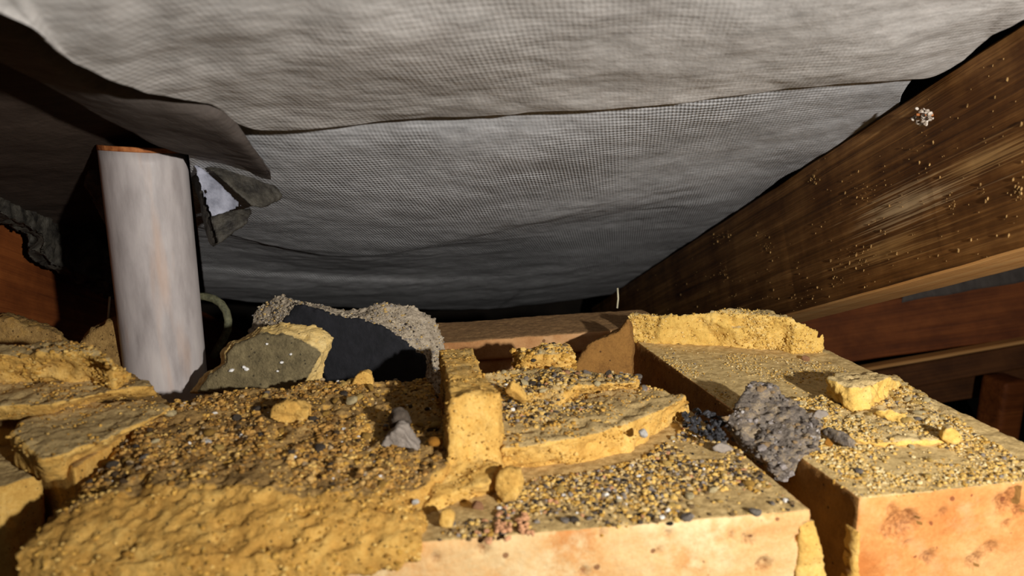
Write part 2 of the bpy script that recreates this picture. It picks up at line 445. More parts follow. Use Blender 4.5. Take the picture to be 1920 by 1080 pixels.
def add_sheet(name, pt, mat, parent=None):
    me, th = pt
    o = link(name, me, mat, parent)
    m = o.modifiers.new('thickness', 'SOLIDIFY'); m.thickness = th; m.offset = 0
    return o

def tube(path, rad, seg=12, cap=True):
    P = [Vector(p) for p in path]; V, Fc = [], []
    for i, p in enumerate(P):
        t = (P[min(i + 1, len(P) - 1)] - P[max(i - 1, 0)]).normalized()
        a = t.cross(Vector((0.3, 0.5, 0.81))).normalized(); b = t.cross(a)
        r = rad[i] if isinstance(rad, (list, tuple)) else rad
        for k in range(seg):
            q = 2 * math.pi * k / seg
            V.append(p + a * math.cos(q) * r + b * math.sin(q) * r)
    for i in range(len(P) - 1):
        for k in range(seg):
            Fc.append((i * seg + k, i * seg + (k + 1) % seg, (i + 1) * seg + (k + 1) % seg, (i + 1) * seg + k))
    if cap: Fc += [tuple(range(seg))[::-1], tuple((len(P) - 1) * seg + k for k in range(seg))]
    me = mesh_of(V, Fc); smooth(me); return me

def beam(name, A, B, width, height, mats, parent=None, up=None, seg=40, ragged=0.0006, bottom=None):
    """sawn timber from A to B (A, B: the upper arris facing the camera); X of the mesh runs along it. width is signed."""
    A, B = np.array(A, float), np.array(B, float)
    ax = unit(B - A); Ln = np.linalg.norm(B - A)
    side = unit(np.cross(ax, [0, 0, 1])) * (1 if width > 0 else -1)
    upv = unit(np.cross(side, ax)); upv = upv if upv[2] > 0 else -upv
    if up is not None: upv = unit(up)
    w = abs(width)
    ring = [(0, 0.002), (0.002, 0), (w - 0.002, 0), (w, 0.002), (w, height - 0.002), (w - 0.002, height), (0.0012, height), (0, height - 0.0012)]
    V, Fc = [], []
    for i in range(seg + 1):
        for a, b in ring:
            p = A + ax * Ln * i / seg + side * a - upv * b
            V.append(p)
    V = np.array(V); V = V + ragged * np.stack([fbm(V, 0.03, 3, 0.5, 1), fbm(V, 0.03, 3, 0.5, 2), fbm(V, 0.03, 3, 0.5, 3)], 1)
    n = len(ring)
    for i in range(seg):
        for k in range(n):
            Fc.append((i * n + k, i * n + (k + 1) % n, (i + 1) * n + (k + 1) % n, (i + 1) * n + k))
    Fc += [tuple(range(n)), tuple(seg * n + k for k in range(n))]
    # local frame: X along the grain
    R = np.stack([ax, side, upv])
    me = mesh_of((V - A) @ R.T, Fc)
    bm = bmesh.new(); bm.from_mesh(me); bmesh.ops.recalc_face_normals(bm, faces=bm.faces); bm.to_mesh(me); bm.free()
    for m in mats: me.materials.append(M[m])
    if bottom is not None:
        for p in me.polygons:
            if p.normal.z < -0.6: p.material_index = bottom
    o = bpy.data.objects.new(name, me); COL.objects.link(o)
    o.matrix_world = Matrix(((ax[0], side[0], upv[0], A[0]), (ax[1], side[1], upv[1], A[1]), (ax[2], side[2], upv[2], A[2]), (0, 0, 0, 1)))
    if parent is not None: o.parent = parent
    return o

def box_pts(x0, x1, y0, y1, z0, z1):
    return [(x0, y0, z0), (x1, y0, z0), (x1, y1, z0), (x0, y1, z0)], [(x0, y0, z1), (x1, y0, z1), (x1, y1, z1), (x0, y1, z1)]

# ================================================================== THE SETTING
def struct(name, me, mat):
    return tag(link(name, me, mat), kind='structure')
def quad_solid(pts, off):
    return hull2(pts, [np.array(p) + off for p in pts])

# dark boarding above the felt
X1 = np.array([1.0, 0, 0])
base = RT_TOP - SLOPE * 0.5 - X1 * 1.4 + ROOFN * 0.05
struct('ceiling', quad_solid([base, base + X1 * 3.2, base + X1 * 3.2 + SLOPE * 1.9, base + SLOPE * 1.9], ROOFN * 0.02), 'void')
struct('floor', hull2(*box_pts(-1.2, 2.0, -0.4, 2.0, -0.36, -0.34)), 'void')
struct('wall_back', hull2(*box_pts(-1.2, 2.0, 1.16, 1.19, -0.34, 0.1)), 'void')

# the course under the loose bricks
wall = empty('wall_front', (0, 0.3, -0.14), kind='structure')
for i, (x0, x1) in enumerate(((-0.37, -0.155), (-0.145, 0.06), (0.07, 0.285))):
    me = slab(*box_pts(x0, x1, 0.215, 0.335, -0.14, -0.078), vox=0.004, layers=((0.03, 0.001),), sm=1)
    link('brick', me, 'brick_orange', wall)
for i, (x0, x1) in enumerate(((-0.37, -0.155), (-0.145, 0.06), (0.07, 0.285))):
    me = slab(*box_pts(x0, x1, 0.345, 0.455, -0.14, -0.078), vox=0.004, layers=((0.03, 0.001),), sm=1)
    link('brick', me, 'brick_tan', wall)
link('mortar_bed', slab(*box_pts(-0.38, 0.30, 0.222, 0.45, -0.08, -0.0665), vox=0.003, layers=((0.02, 0.002),), sm=1), 'mortar_dirty', wall)

# ================================================================== ROOF TIMBERS
RW = 0.038
a = RT_TOP - SLOPE * 0.35; b = RT_TOP + SLOPE * 0.85
rafter = beam('rafter', a, b, 0.038, 0.0985, ['rafter', 'rafter_clean'], seg=120, bottom=1)
tag(rafter, 'wide stained brown rafter sloping down over the right brick, pale lower edge', 'rafter')
# left rafter: same slope, its top on the roof plane
LA = proof(0, 405)
lr = beam('rafter', LA - SLOPE * 0.3, LA + SLOPE * 0.7, -0.038, 0.0985, ['timber_red'], seg=60)
tag(lr, 'reddish brown rafter behind the grey pipe and torn black felt', 'rafter')

def far_beam(name, tl, tr, br, dl, dr, thick, mat, label, cat, edge=None):
    A, B = pd(*tl, dl), pd(*tr, dr)
    D = pd(*br, dr)
    h = np.linalg.norm(D - B)
    o = beam(name, A, B, thick, h, [mat], seg=30)
    tag(o, label, cat)
    return o
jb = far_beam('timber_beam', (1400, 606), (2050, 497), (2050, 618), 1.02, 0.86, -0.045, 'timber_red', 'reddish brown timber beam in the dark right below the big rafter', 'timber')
# light planed arris along its lower edge
A, B = pd(1400, 730, 1.018), pd(2050, 616, 0.858)
eo = beam('lower_edge', A, B, -0.02, 0.0045, ['rafter_clean'], seg=20, ragged=0.0004)
eo['label'] = 'pale planed lower edge of the beam'
eo.parent = jb; eo.matrix_parent_inverse = jb.matrix_world.inverted()
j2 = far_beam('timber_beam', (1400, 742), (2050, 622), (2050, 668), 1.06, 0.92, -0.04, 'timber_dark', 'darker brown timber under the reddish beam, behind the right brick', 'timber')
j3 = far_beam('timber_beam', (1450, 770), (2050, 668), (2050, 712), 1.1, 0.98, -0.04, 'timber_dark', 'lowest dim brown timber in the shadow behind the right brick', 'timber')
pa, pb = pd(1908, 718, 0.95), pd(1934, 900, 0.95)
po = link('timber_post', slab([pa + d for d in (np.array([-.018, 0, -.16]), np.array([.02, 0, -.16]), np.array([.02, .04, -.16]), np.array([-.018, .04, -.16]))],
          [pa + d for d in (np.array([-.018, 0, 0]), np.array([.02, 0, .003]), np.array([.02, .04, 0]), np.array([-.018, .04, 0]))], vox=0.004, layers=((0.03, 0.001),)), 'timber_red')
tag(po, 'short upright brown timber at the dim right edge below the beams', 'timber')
# strip of felt seen in the next bay
fs = [[(1700, 520, 0), (1800, 500, 0), (1950, 470, 0), (2100, 440, 0)], [(1690, 566, 0), (1800, 548, 0), (1950, 522, 0), (2100, 496, 0)]]
o = add_sheet('roofing_felt', patch(fs, 24, 8, ((0.03, 0.003),), place=lambda u, v, o: pd(u, v, 0.82)), 'felt_flap')
tag(o, 'narrow grey strip of felt seen under the pale rafter edge', 'roofing felt')

# ================================================================== ROOFING FELT
mm = 0.001
up_rows = [
 [(-700, -420, -10*mm), (-300, -420, -8*mm), (300, -420, -6*mm), (900, -420, -6*mm), (1500, -420, -4*mm), (2000, -420, 0), (2500, -420, 4*mm)],
]
edge_u = [(-320, -150, -36), (-90, -30, -36), (0, 20, -35), (60, 48, -34), (95, 78, -34), (130, 112, -32), (165, 130, -31), (200, 146, -30), (240, 160, -28), (300, 177, -23), (350, 186, -21), (390, 197, -19), (420, 214, -18), (450, 234, -17), (510, 245, -15),
          (600, 240, -16), (700, 233, -14), (800, 224, -13), (900, 217, -12), (1000, 208, -12), (1100, 201, -12), (1250, 190, -11), (1400, 174, -10), (1500, 163, -9), (1600, 152, -7), (1680, 145, -4), (1745, 140, 0), (1800, 112, 1), (1832, 86, 1), (1862, 62, 0), (1895, 45, 0), (1925, 26, 1), (2050, -40, 2), (2350, -200, 3)]
E_ = np.array(edge_u, float); E_[:, 2] *= mm
n = len(E_)
def shifted(du, dv, off):
    R = E_.copy(); R[:, 0] += du; R[:, 1] += dv; R[:, 2] = off(R); return R
tt = np.linspace(0, 1, n)
top0 = np.stack([-700 + 3300 * tt, np.full(n, -430.0), np.full(n, -4 * mm)], 1)
def blend(f, sag):
    R = top0 * (1 - f) + E_ * f
    R[:, 2] = (-4 * mm) * (1 - f) + E_[:, 2] * f + sag * mm * np.sin(tt * math.pi)
    return R
rows = [top0, blend(0.3, -5), blend(0.55, -9), blend(0.75, -9), blend(0.88, -5), blend(0.95, -2), E_]
uf = add_sheet('roofing_felt', patch(rows, 300, 150, ((0.12, 0.004), (0.03, 0.0015), (0.011, 0.0003)), 0.0009, seed=4), 'felt')
tag(uf, 'pale grey woven roofing felt sheet sagging overhead, upper sheet with a torn left edge', 'roofing felt')

sc = link('scratch', tube([proof(u, v, -.0035) - ROOFN * .001 for u, v in ((1686, 127), (1700, 112), (1718, 94), (1733, 74))], .0005, 6), 'web', uf)
sc['label'] = 'short pale scratch'
lows = [
 [(-420, -40, 10), (0, 30, 10), (300, 110, 8), (700, 150, 6), (1100, 130, 5), (1450, 95, 4), (1725, 128, 3)],
 [(-420, 120, 6), (0, 150, 4), (300, 200, 0), (700, 225, -4), (1100, 200, -5), (1450, 165, -3), (1692, 172, 1)],
 [(-420, 200, 4), (0, 225, 0), (300, 255, -4), (700, 265, -9), (1100, 245, -9), (1400, 210, -5), (1668, 242, 3)],
 [(-420, 290, 2), (0, 300, -2), (300, 320, -8), (700, 340, -14), (1060, 320, -13), (1330, 285, -6), (1545, 296, 2)],
 [(-420, 340, 2), (0, 350, -2), (300, 375, -10), (680, 410, -18), (1000, 385, -17), (1250, 345, -9), (1458, 338, 0)],
 [(-420, 370, 2), (0, 385, -2), (300, 420, -10), (660, 472, -20), (950, 425, -21), (1180, 378, -12), (1395, 392, 2)],
 [(-420, 374, 2), (0, 390, -2), (300, 426, -9), (660, 482, -16), (950, 435, -17), (1180, 388, -10), (1375, 404, 2)],
 [(-420, 390, 2), (0, 410, -2), (300, 450, -6), (650, 496, -12), (930, 462, -12), (1150, 415, -7), (1310, 447, 2)],
 [(-420, 420, 2), (0, 440, -2), (300, 490, -4), (640, 512, -8), (900, 510, -8), (1120, 480, -4), (1245, 490, 2)],
 [(-420, 450, 2), (0, 470, -4), (300, 512, -8), (620, 528, -12), (880, 530, -11), (1060, 512, -6), (1205, 517, 2)],
 [(-420, 470, 2), (0, 500, -6), (380, 535, -9), (600, 552, -14), (850, 556, -14), (1020, 545, -9), (1180, 534, 1)],
 [(-420, 490, 4), (0, 530, 0), (390, 557, -6), (600, 574, -12), (850, 580, -12), (1010, 570, -6), (1160, 548, 1)],
]
shadowed = [[(u, v + (4 if u < -50 else 0), o) for u, v, o in r[:2]] + [(430, r[2][1] - 2, 14)] for r in lows]
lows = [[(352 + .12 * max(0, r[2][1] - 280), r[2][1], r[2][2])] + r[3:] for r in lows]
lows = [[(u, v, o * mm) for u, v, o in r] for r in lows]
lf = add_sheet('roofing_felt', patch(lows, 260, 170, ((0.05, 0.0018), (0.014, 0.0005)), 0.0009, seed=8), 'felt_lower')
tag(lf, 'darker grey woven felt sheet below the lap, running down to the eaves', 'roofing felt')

shadowed = [[(u, v, o * mm) for u, v, o in r] for r in shadowed]
ob = add_sheet('roofing_felt', patch(shadowed, 90, 110, ((0.05, 0.003), (0.014, 0.0008)), 0.0012, seed=12), 'shade_felt')  # left end of the lower sheet, split off so its shadow could be coloured in
tag(ob, 'dark brown old felt with its shade coloured in, behind the pipe, under the torn sheet', 'roofing felt')
# torn felt round the top of the pipe
torn = empty('torn_felt', proof(420, 300, -0.05), 'torn brown grey felt strip with folded black scraps hanging beside the pipe', 'roofing felt')
flap = [
 [(-150, -90, -12), (0, 0, -14), (110, 90, -14), (220, 150, -14), (320, 172, -15), (400, 196, -16), (440, 228, -17), (470, 270, -18), (505, 322, -14)],
 [(-150, -40, -13), (0, 40, -16), (110, 130, -18), (220, 190, -18), (320, 214, -19), (390, 234, -20), (430, 260, -20), (468, 294, -18), (508, 336, -12)],
 [(-150, 20, -14), (0, 110, -14), (90, 160, -14), (200, 222, -12), (280, 262, -11), (340, 286, -11), (390, 296, -11), (440, 306, -12), (500, 344, -10)],
]
flap = [[(u, v, o * mm) for u, v, o in r] for r in flap]
add_sheet('torn_strip', patch(flap, 140, 40, ((0.04, 0.002), (0.01, 0.0005)), 0.0012, seed=5), 'felt_flap', torn)
def scrap(name, pix, mat, parent, th=0.003, lay=((0.012, 0.0012), (0.004, 0.0006)), vox=0.0011, seed=0, label=None):
    A = [pd(u, v, d) for u, v, d in pix]
    B = [p + FW * th for p in A]
    o = link(name, slab(A, B, vox=vox, layers=lay, sm=1, weather=None, seed=seed), mat, parent)
    if label: o['label'] = label
    return o
scrap('folded_scrap', [(352, 290, .40), (400, 293, .395), (445, 296, .40), (482, 318, .405), (512, 345, .41), (528, 366, .412), (520, 376, .41), (492, 390, .40), (470, 386, .395), (440, 362, .385), (400, 325, .385)], 'bitumen', torn, 0.004, seed=2)
scrap('pale_scrap', [(362, 306, .385), (380, 316, .388), (415, 346, .392), (452, 384, .40), (440, 392, .395), (396, 408, .385), (382, 380, .382)], 'bitumen_pale', torn, 0.002, ((0.012, 0.0006),), label='pale bluish grey felt scrap')
scrap('folded_scrap', [(392, 406, .384), (440, 391, .39), (468, 388, .395), (472, 398, .395), (462, 416, .39), (430, 442, .385), (408, 458, .382), (398, 440, .38)], 'bitumen', torn, 0.003, seed=6)
scrap('folded_scrap', [(352, 300, .40), (364, 304, .395), (384, 380, .39), (398, 420, .388), (406, 456, .386), (396, 462, .39), (386, 440, .395), (374, 390, .40)], 'bitumen', torn, 0.004, seed=7)
LDEP = float((pplane(110, 480, LA, RFN) - C) @ FW) - .022
LP = [(-60, 320), (0, 345), (60, 368), (110, 404), (160, 455), (205, 484), (230, 516), (242, 560), (210, 560), (165, 540), (120, 514), (75, 502), (50, 472), (60, 448), (20, 425), (-60, 395)]
LQ = [pplane(u, v, LA + RFN * .012, RFN) for u, v in LP]
LQ = [p if (p - C) @ FW < .56 else pd(*uv, .56) for p, uv in zip(LQ, LP)]
LQ = [p - FW * .004 for p in LQ]
dl = link('felt_scrap', slab(LQ, [p + RFN * .014 - FW * .004 for p in LQ], vox=.0015, layers=((0.03, 0.005), (0.01, 0.003), (0.004, 0.001)), weather=None, seed=3), 'bitumen')
tag(dl, 'crumbling black felt scrap lying along the reddish rafter, left of the pipe', 'roofing felt')
d2 = scrap('felt_scrap', [(166, 310, .405), (172, 262, .40), (190, 236, .395), (222, 246, .39), (232, 330, .41), (226, 400, .42), (198, 424, .425), (172, 388, .42), (158, 345, .41)], 'bitumen', None, 0.004, ((0.02, 0.004), (0.006, 0.0015)), 0.0014, seed=5)
tag(d2, 'dark felt scrap hanging behind the left side of the pipe top', 'roofing felt')

# ================================================================== PIPE
pc = pd(291, 500, 0.398)
r_ = 0.0214
ztop = pd(285, 276, 0.398)[2]
pipe = empty('pipe', (pc[0], pc[1], -0.066), 'dusty light grey upright pipe standing behind the left mortar', 'pipe')
def ringtube(z0, z1, ro, ri, tilt=0.0, seg=48, lv=30):
    V, Fc = [], []
    for i in range(lv + 1):
        f = i / lv
        for k in range(seg):
            q = 2 * math.pi * k / seg
            z = z0 + (z1 - z0) * f + (tilt * math.cos(q) if i == lv else 0)
            V.append((pc[0] + ro * math.cos(q), pc[1] + ro * math.sin(q), z))
    for i in range(lv + 1):
        f = 1 - i / lv
        for k in range(seg):
            q = 2 * math.pi * k / seg
            z = z0 + (z1 - z0) * f + (tilt * math.cos(q) if i == 0 else 0)
            V.append((pc[0] + ri * math.cos(q), pc[1] + ri * math.sin(q), z))
    n = 2 * (lv + 1)
    for i in range(n):
        j = (i + 1) % n
        for k in range(seg): Fc.append((i * seg + k, i * seg + (k + 1) % seg, j * seg + (k + 1) % seg, j * seg + k))
    me = mesh_of(V, Fc); 
    bm = bmesh.new(); bm.from_mesh(me); bmesh.ops.recalc_face_normals(bm, faces=bm.faces); bm.to_mesh(me); bm.free()
    me.polygons.foreach_set('use_smooth', [True] * len(me.polygons))
    return me
link('pipe_wall', ringtube(-0.066, ztop - 0.002, r_, r_ - 0.003, -0.0012), 'pipe', pipe)
ro = link('pipe_rim', ringtube(ztop - 0.0019, ztop + 0.0006, r_ + 0.0002, r_ - 0.0032, 0, 48, 3), 'rust', pipe)
ro['label'] = 'orange brown stained cut rim'
ro.rotation_euler = (0, math.radians(3.0), 0)

# hose behind the pipe
hs = [pd(u, v, .47) for u, v in ((360, 556), (385, 556), (402, 561), (415, 570), (424, 584), (428, 600), (427, 618), (420, 634), (410, 650), (400, 670))]
o = link('hose', tube(hs, 0.0026, 10), 'cable'); tag(o, 'short curved greenish grey hose bending down right of the pipe', 'hose')

# ================================================================== BRICKS
K = pz
# main stretcher brick
mb = empty('brick', (0.04, 0.27, -0.066), 'long cream fronted brick across the middle, thick with crumbled mortar', 'brick')
fl, fr = pz(150, 1070, 0), pz(1522, 958, 0)
br, bl = np.array([0.158, 0.324, 0]), np.array([-0.084, 0.342, 0])
dn = np.array([0, 0, -0.065])
def P3(u, v, z): return pz(u, v, z)
pits = [(pz(1430, 1062, 0) + np.array([0, 0, -0.017]), 0.0016, 0.0012)]
fdir = unit(fr - fl)
def front(u, v, A=fl, D=fdir):
    nn = np.array([D[1], -D[0], 0]); return pplane(u, v, A, nn)
pits = [(front(u, v), r * mm, d * mm) for u, v, r, d in ((1432, 1060, 3.2, 1.8), (1405, 1012, 2.0, 1.2), (1500, 1010, 2.2, 1.2), (1095, 1074, 2.0, 1.4), (905, 1030, 2.4, 1.2), (818, 1046, 1.6, 1.0), (1130, 1000, 1.4, 1.0), (1250, 1002, 1.4, 1.0), (1235, 1034, 1.6, 0.8), (1370, 1000, 1.4, 0.8))]
me = slab([fl + dn, fr + dn, br + dn, bl + dn], [fl, fr, br, bl], vox=0.0013, layers=((0.05, 0.0008), (0.012, 0.0004), (0.003, 0.00025)), sm=3, pits=pits, seed=1)
link('brick_body', me, 'brick_cream', mb)
# mortar on its right end face
e0, e1 = pz(1522, 962, 0), pz(1560, 1010, -0.0)
me = slab([fr + np.array([-.004, -.003, -.066]), fr + np.array([.0205, -.001, -.066]), fr + np.array([.020, .06, -.066]), fr + np.array([-.003, .06, -.066])],
          [fr + np.array([-.005, -.0015, -.004]), fr + np.array([.0015, -.001, -.003]), fr + np.array([.001, .055, -.005]), fr + np.array([-.005, .055, -.005])], layers=((0.02, 0.0022), (0.006, 0.0012), (0.0025, 0.0006)), seed=4)
link('end_mortar', me, 'mortar', mb)
# left mortar bed: thick, rounded over the front arris
bot = [pz(45, 1060, -.004), pz(130, 1085, -.006), pz(260, 1085, -.006), pz(480, 1060, -.004), pz(640, 1042, -.003), pz(780, 1010, -.001), pz(800, 955, 0), pz(860, 900, 0), pz(850, 800, 0), pz(820, 715, 0.012), pz(620, 720, 0.012), pz(420, 738, 0.012), pz(330, 752, 0.012), pz(250, 800, 0.008), pz(110, 925, 0.004)]
top = [pz(112, 960, .008), pz(180, 925, .012), pz(290, 905, .0135), pz(480, 918, .0135), pz(640, 925, .012), pz(745, 930, .008), pz(785, 918, .007), pz(835, 880, .009), pz(835, 800, .010), pz(800, 712, .014), pz(620, 716, .014), pz(420, 734, .014), pz(340, 750, .014), pz(260, 800, .014), pz(150, 925, .008)]
bot = [np.array([p[0], p[1] - (.0035 if i < 6 else 0), min(p[2], 0) - (0.004 if i < 6 else 0.003)]) for i, p in enumerate(bot)]
zfront = [-.022, -.024, -.022, -.012, -.008, -.004]
low = [np.array([p[0], p[1] - (.004 if i < 6 else 0), zfront[i] if i < 6 else -.003]) for i, p in enumerate(bot)]
wy = np.array([[p[0], p[1]] for p in top[:8]])
mid = [np.array([p[0], p[1] - (.003 if i < 6 else 0), (.0035, .004, .004, .0035, .003, .002)[i] if i < 6 else .001]) for i, p in enumerate(bot)]
me = rough(join_meshes([hull2(low, mid), hull2([p - np.array([0, 0, .001]) for p in mid], top)]), 0.0012, ((0.03, 0.0026), (0.009, 0.002), (0.004, 0.0013), (0.002, 0.0006)), 3, seed=7)
co, no = get(me); setw(me, np.clip((no[:, 2] - .72) / .2, 0, 1) * np.clip((co[:, 1] - np.interp(co[:, 0], wy[:, 0], wy[:, 1]) + .004 + .006 * fbm(co, .02, 2, .5, 3)) / .006, 0, 1))
bed_l = link('mortar_bed', me, 'mortar_dirty', mb)
# upright ridge of mortar (a perpend joint left standing)
def cross(u, v, z, w, y=None): return pz(u, v, z)
rb = [pz(800, 948, -.001), pz(870, 940, -.001), pz(932, 920, -.001), pz(948, 880, -.001)]
y0, y1 = 0.262, 0.352
t_fl, t_fr = py(842, 742, y0), py(940, 735, y0)
t_ml, t_mr = py(838, 700, .300), py(915, 708, .300)
t_bl, t_br = py(822, 652, y1), py(888, 650, y1)
xl, xr = t_fl[0], t_fr[0]
def down(p, z=-0.001): return np.array([p[0], p[1], z])
ridge1 = hull2([pz(834, 925, -.001), pz(932, 912, -.001), pz(945, 850, -.001), down(t_mr), down(t_ml)], [t_fl, t_fr, (t_fr + t_mr) / 2 + np.array([0, 0, .0]), t_mr, t_ml])
ridge2 = hull2([down(t_ml + np.array([0.001, -.006, 0])), down(t_mr + np.array([-.001, -.006, 0])), down(t_br), down(t_bl)], [t_ml + np.array([0.000, -.004, -.002]), t_mr + np.array([-.002, -.004, .0]), t_br, t_bl])
foot = hull2([pz(775, 985, -.002), pz(850, 955, -.002), pz(935, 925, -.002), pz(950, 870, -.002), pz(850, 850, -.002), pz(800, 900, -.002)], [pz(800, 945, .003), pz(850, 925, .005), pz(920, 905, .008), pz(935, 870, .010), pz(850, 850, .010), pz(815, 900, .007)])
me = rough(join_meshes([ridge1, ridge2, foot]), 0.0011, ((0.03, 0.0018), (0.009, 0.0014), (0.003, 0.0008)), 4, seed=3)
setw(me, (np.clip((get(me)[1][:, 2] - .7) / .2, 0, 1) * np.clip((get(me)[0][:, 1] - .285) / .02, 0, 1) * .45))
ridge = link('mortar_ridge', me, 'mortar', mb)
# right bed
bf = [(938, 890), (1000, 882), (1100, 872), (1190, 852), (1245, 812), (1292, 775)]
tf = [(940, 842), (1000, 836), (1090, 820), (1185, 792), (1235, 772), (1278, 752)]
bb = [(1285, 742), (1220, 728), (1120, 712), (1020, 705), (915, 712), (930, 780)]
zt = .0125
bot = [pz(u, v, -.002) for u, v in bf] + [down(pz(u, v, zt), -.002) for u, v in bb]
top = [pz(u, v, zt) for u, v in tf] + [pz(u, v, zt) for u, v in bb]
me = slab(bot, top, layers=((0.03, 0.0024), (0.008, 0.0018), (0.003, 0.0010)), sm=2, seed=12)
bed_r = link('mortar_bed', me, 'mortar', mb)
# rear step and lump on it
st = [(1085, 748), (1140, 745), (1192, 742), (1196, 722)]
sb = [(1160, 700), (1080, 690), (1000, 690), (905, 700), (915, 745), (1000, 752)]
bot = [pz(u, v, .006) for u, v in st] + [down(pz(u, v, .018), .004) for u, v in sb]
top = [pz(u, v - 24, .0185) for u, v in st[:3]] + [pz(1190, 712, .0185)] + [pz(u, v, .0185) for u, v in sb[:4]] + [pz(925, 722, .016), pz(1000, 728, .017)]
me = slab(bot, top, layers=((0.02, 0.002), (0.006, 0.002), (0.003, 0.001)), sm=1, seed=14)
bed_s = link('mortar_lump', me, 'mortar', mb)
yl = .335
bot = [py(u, v, yl) for u, v in ((975, 706), (1020, 712), (1082, 706))]; bot += [p + np.array([0, .018, 0]) for p in bot[::-1]]
top = [py(u, v, yl) for u, v in ((985, 674), (1030, 664), (1080, 664))]; top += [p + np.array([0, .016, 0]) for p in top[::-1]]
me = slab(bot, top, layers=((0.014, 0.004), (0.006, 0.003), (0.003, 0.0012)), sm=1, seed=15)
lump_ = link('mortar_lump', me, 'mortar', mb)

def crust(o, n, rmin, rmax, mat, seed, zmin=-1, facing=True, skip=None):
    me = o.data; cV, cF = ico(); nv = len(cV); rg = np.random.default_rng(seed)
    m = len(me.polygons); a = np.empty(m); me.polygons.foreach_get('area', a)
    c = np.empty(m * 3); me.polygons.foreach_get('center', c); c = c.reshape(-1, 3)
    nn = np.empty(m * 3); me.polygons.foreach_get('normal', nn); nn = nn.reshape(-1, 3)
    w = np.array(world_loc(o))
    d = C - (c + w)
    ok = ((c + w)[:, 2] > zmin) & (((nn * d).sum(1) > 0) if facing else True)
    if skip is not None:
        mi_ = np.empty(m, int); me.polygons.foreach_get('material_index', mi_); ok = ok & (mi_ != skip)
    a = a * ok; a = a * np.clip(.5 + 1.6 * fbm(c, .012, 2, .5, seed), .05, 1.5); a /= a.sum()
    k = rg.choice(m, n, p=a); V, Fc = [], []
    for i, q in enumerate(k):
        r = rmin + (rmax - rmin) * rg.random() ** 2.5
        A, _ = np.linalg.qr(rg.normal(size=(3, 3)))
        V.append(((cV * (1 + rg.uniform(-.35, .3, size=(nv, 1)))) @ A) * np.array([1, .85, .7]) * r + c[q] + w + rg.normal(size=3) * .0004 - nn[q] * r * .2)
        Fc += [tuple(i * nv + x for x in f) for f in cF]
    x = link('sand_crumbs', mesh_of(np.concatenate(V), Fc), mat, o); x['kind'] = 'stuff'; return x
ICO = None
def ico():
    global ICO
    if ICO is None:
        bm = bmesh.new(); bmesh.ops.create_icosphere(bm, subdivisions=1, radius=1)
        ICO = (np.array([v.co[:] for v in bm.verts]), [tuple(v.index for v in f.verts) for f in bm.faces]); bm.free()
    return ICO
crust(bed_l, 4600, .0003, .0013, 'crumb', 201, -.02)
crust(ridge, 1000, .0003, .0009, 'crumb', 202)
crust(bed_r, 1500, .0003, .0012, 'crumb', 203)
crust(bed_r, 500, .0002, .0007, 'crumb', 213)
crust(bed_s, 900, .0003, .0012, 'crumb', 204)
crust(lump_, 420, .0007, .0023, 'crumb', 214)

# right header brick
rbk = empty('brick', (0.23, 0.32, -0.066), 'orange fronted brick laid end-on at the right, sandy top, mortar block behind', 'brick')
A, B = pz(1612, 937, 0), np.array([0.2835, 0.2085, 0]); D2 = pz(1188, 638, 0); Cc = np.array([0.288, 0.428, 0])
D2 = np.array([D2[0], 0.432, 0])
fdir2 = unit(B - A)
pits = [(front(u, v, A, fdir2), r * mm, d * mm) for u, v, r, d in ((1690, 985, 7, 2.6), (1668, 1000, 3, 2), (1890, 945, 5, 2.5), (1912, 960, 3, 1.6), (1885, 985, 2, 1.4), (1830, 1050, 4, 1.4), (1740, 1045, 3, 1), (1770, 960, 2, .8), (1860, 1030, 3, 1.2), (1700, 1020, 2, .8))]
me = slab([A + dn, B + dn, Cc + dn, D2 + dn], [A, B, Cc, D2], vox=0.0012, layers=((0.05, 0.0008), (0.012, 0.0006), (0.003, 0.0003)), sm=2, pits=pits, seed=21)
rbody = link('brick_body', me, 'brick_orange', rbk)
rbody.data.materials.append(M['shade_brown'])
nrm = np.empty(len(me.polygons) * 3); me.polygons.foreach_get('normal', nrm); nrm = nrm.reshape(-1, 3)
me.polygons.foreach_set('material_index', (nrm[:, 0] < -.75).astype(int)); me.update()  # left face takes the darker brown, shade put into its colour
# mortar strip on its left front arris
me = slab([A + np.array([-.0005, -.001, -.06]), A + np.array([.004, -.0015, -.06]), A + np.array([.004, .008, -.06]), A + np.array([-.0005, .008, -.06])],
          [A + np.array([-.0005, -.0005, -.012]), A + np.array([.002, -.001, -.014]), A + np.array([.002, .006, -.012]), A + np.array([-.0005, .006, -.012])], layers=((0.02, 0.001), (0.006, 0.001), (0.0025, 0.0006)), seed=24)
link('edge_mortar', me, 'mortar', rbk)
# mortar block across its back
ff = [(1172, 650), (1203, 637), (1277, 645), (1403, 657), (1480, 660), (1553, 664)]
ft = [(1174, 598), (1205, 597), (1277, 601), (1372, 616), (1450, 616), (1546, 621)]
bt_ = [(1491, 598), (1437, 580), (1353, 577), (1296, 588), (1236, 588), (1184, 583)]
bot = [pz(u, v, -.001) for u, v in ff]
top = []
for (u, v), p in zip(ft, bot):
    q = py(u, v, p[1] + 0.001); top.append(q)
ztp = [.0225, .0235, .025, .021, .0205, .0205]
bk = [pz(u, v, z) for (u, v), z in zip(bt_, ztp)]
bk = [np.array([p[0], min(p[1], 0.462), p[2]]) for p in bk]
bot2 = bot + [down(p, -.001) for p in bk]; top2 = top + bk
bk_f = [down(p, -.001) for p in bk]
h1 = hull2(bot[:4] + [bk_f[2], bk_f[3], bk_f[4], bk_f[5]], top[:4] + [bk[2], bk[3], bk[4], bk[5]])
h2 = hull2(bot[2:] + [bk_f[0], bk_f[1], bk_f[2], bk_f[3]], top[2:] + [bk[0], bk[1], bk[2], bk[3]])
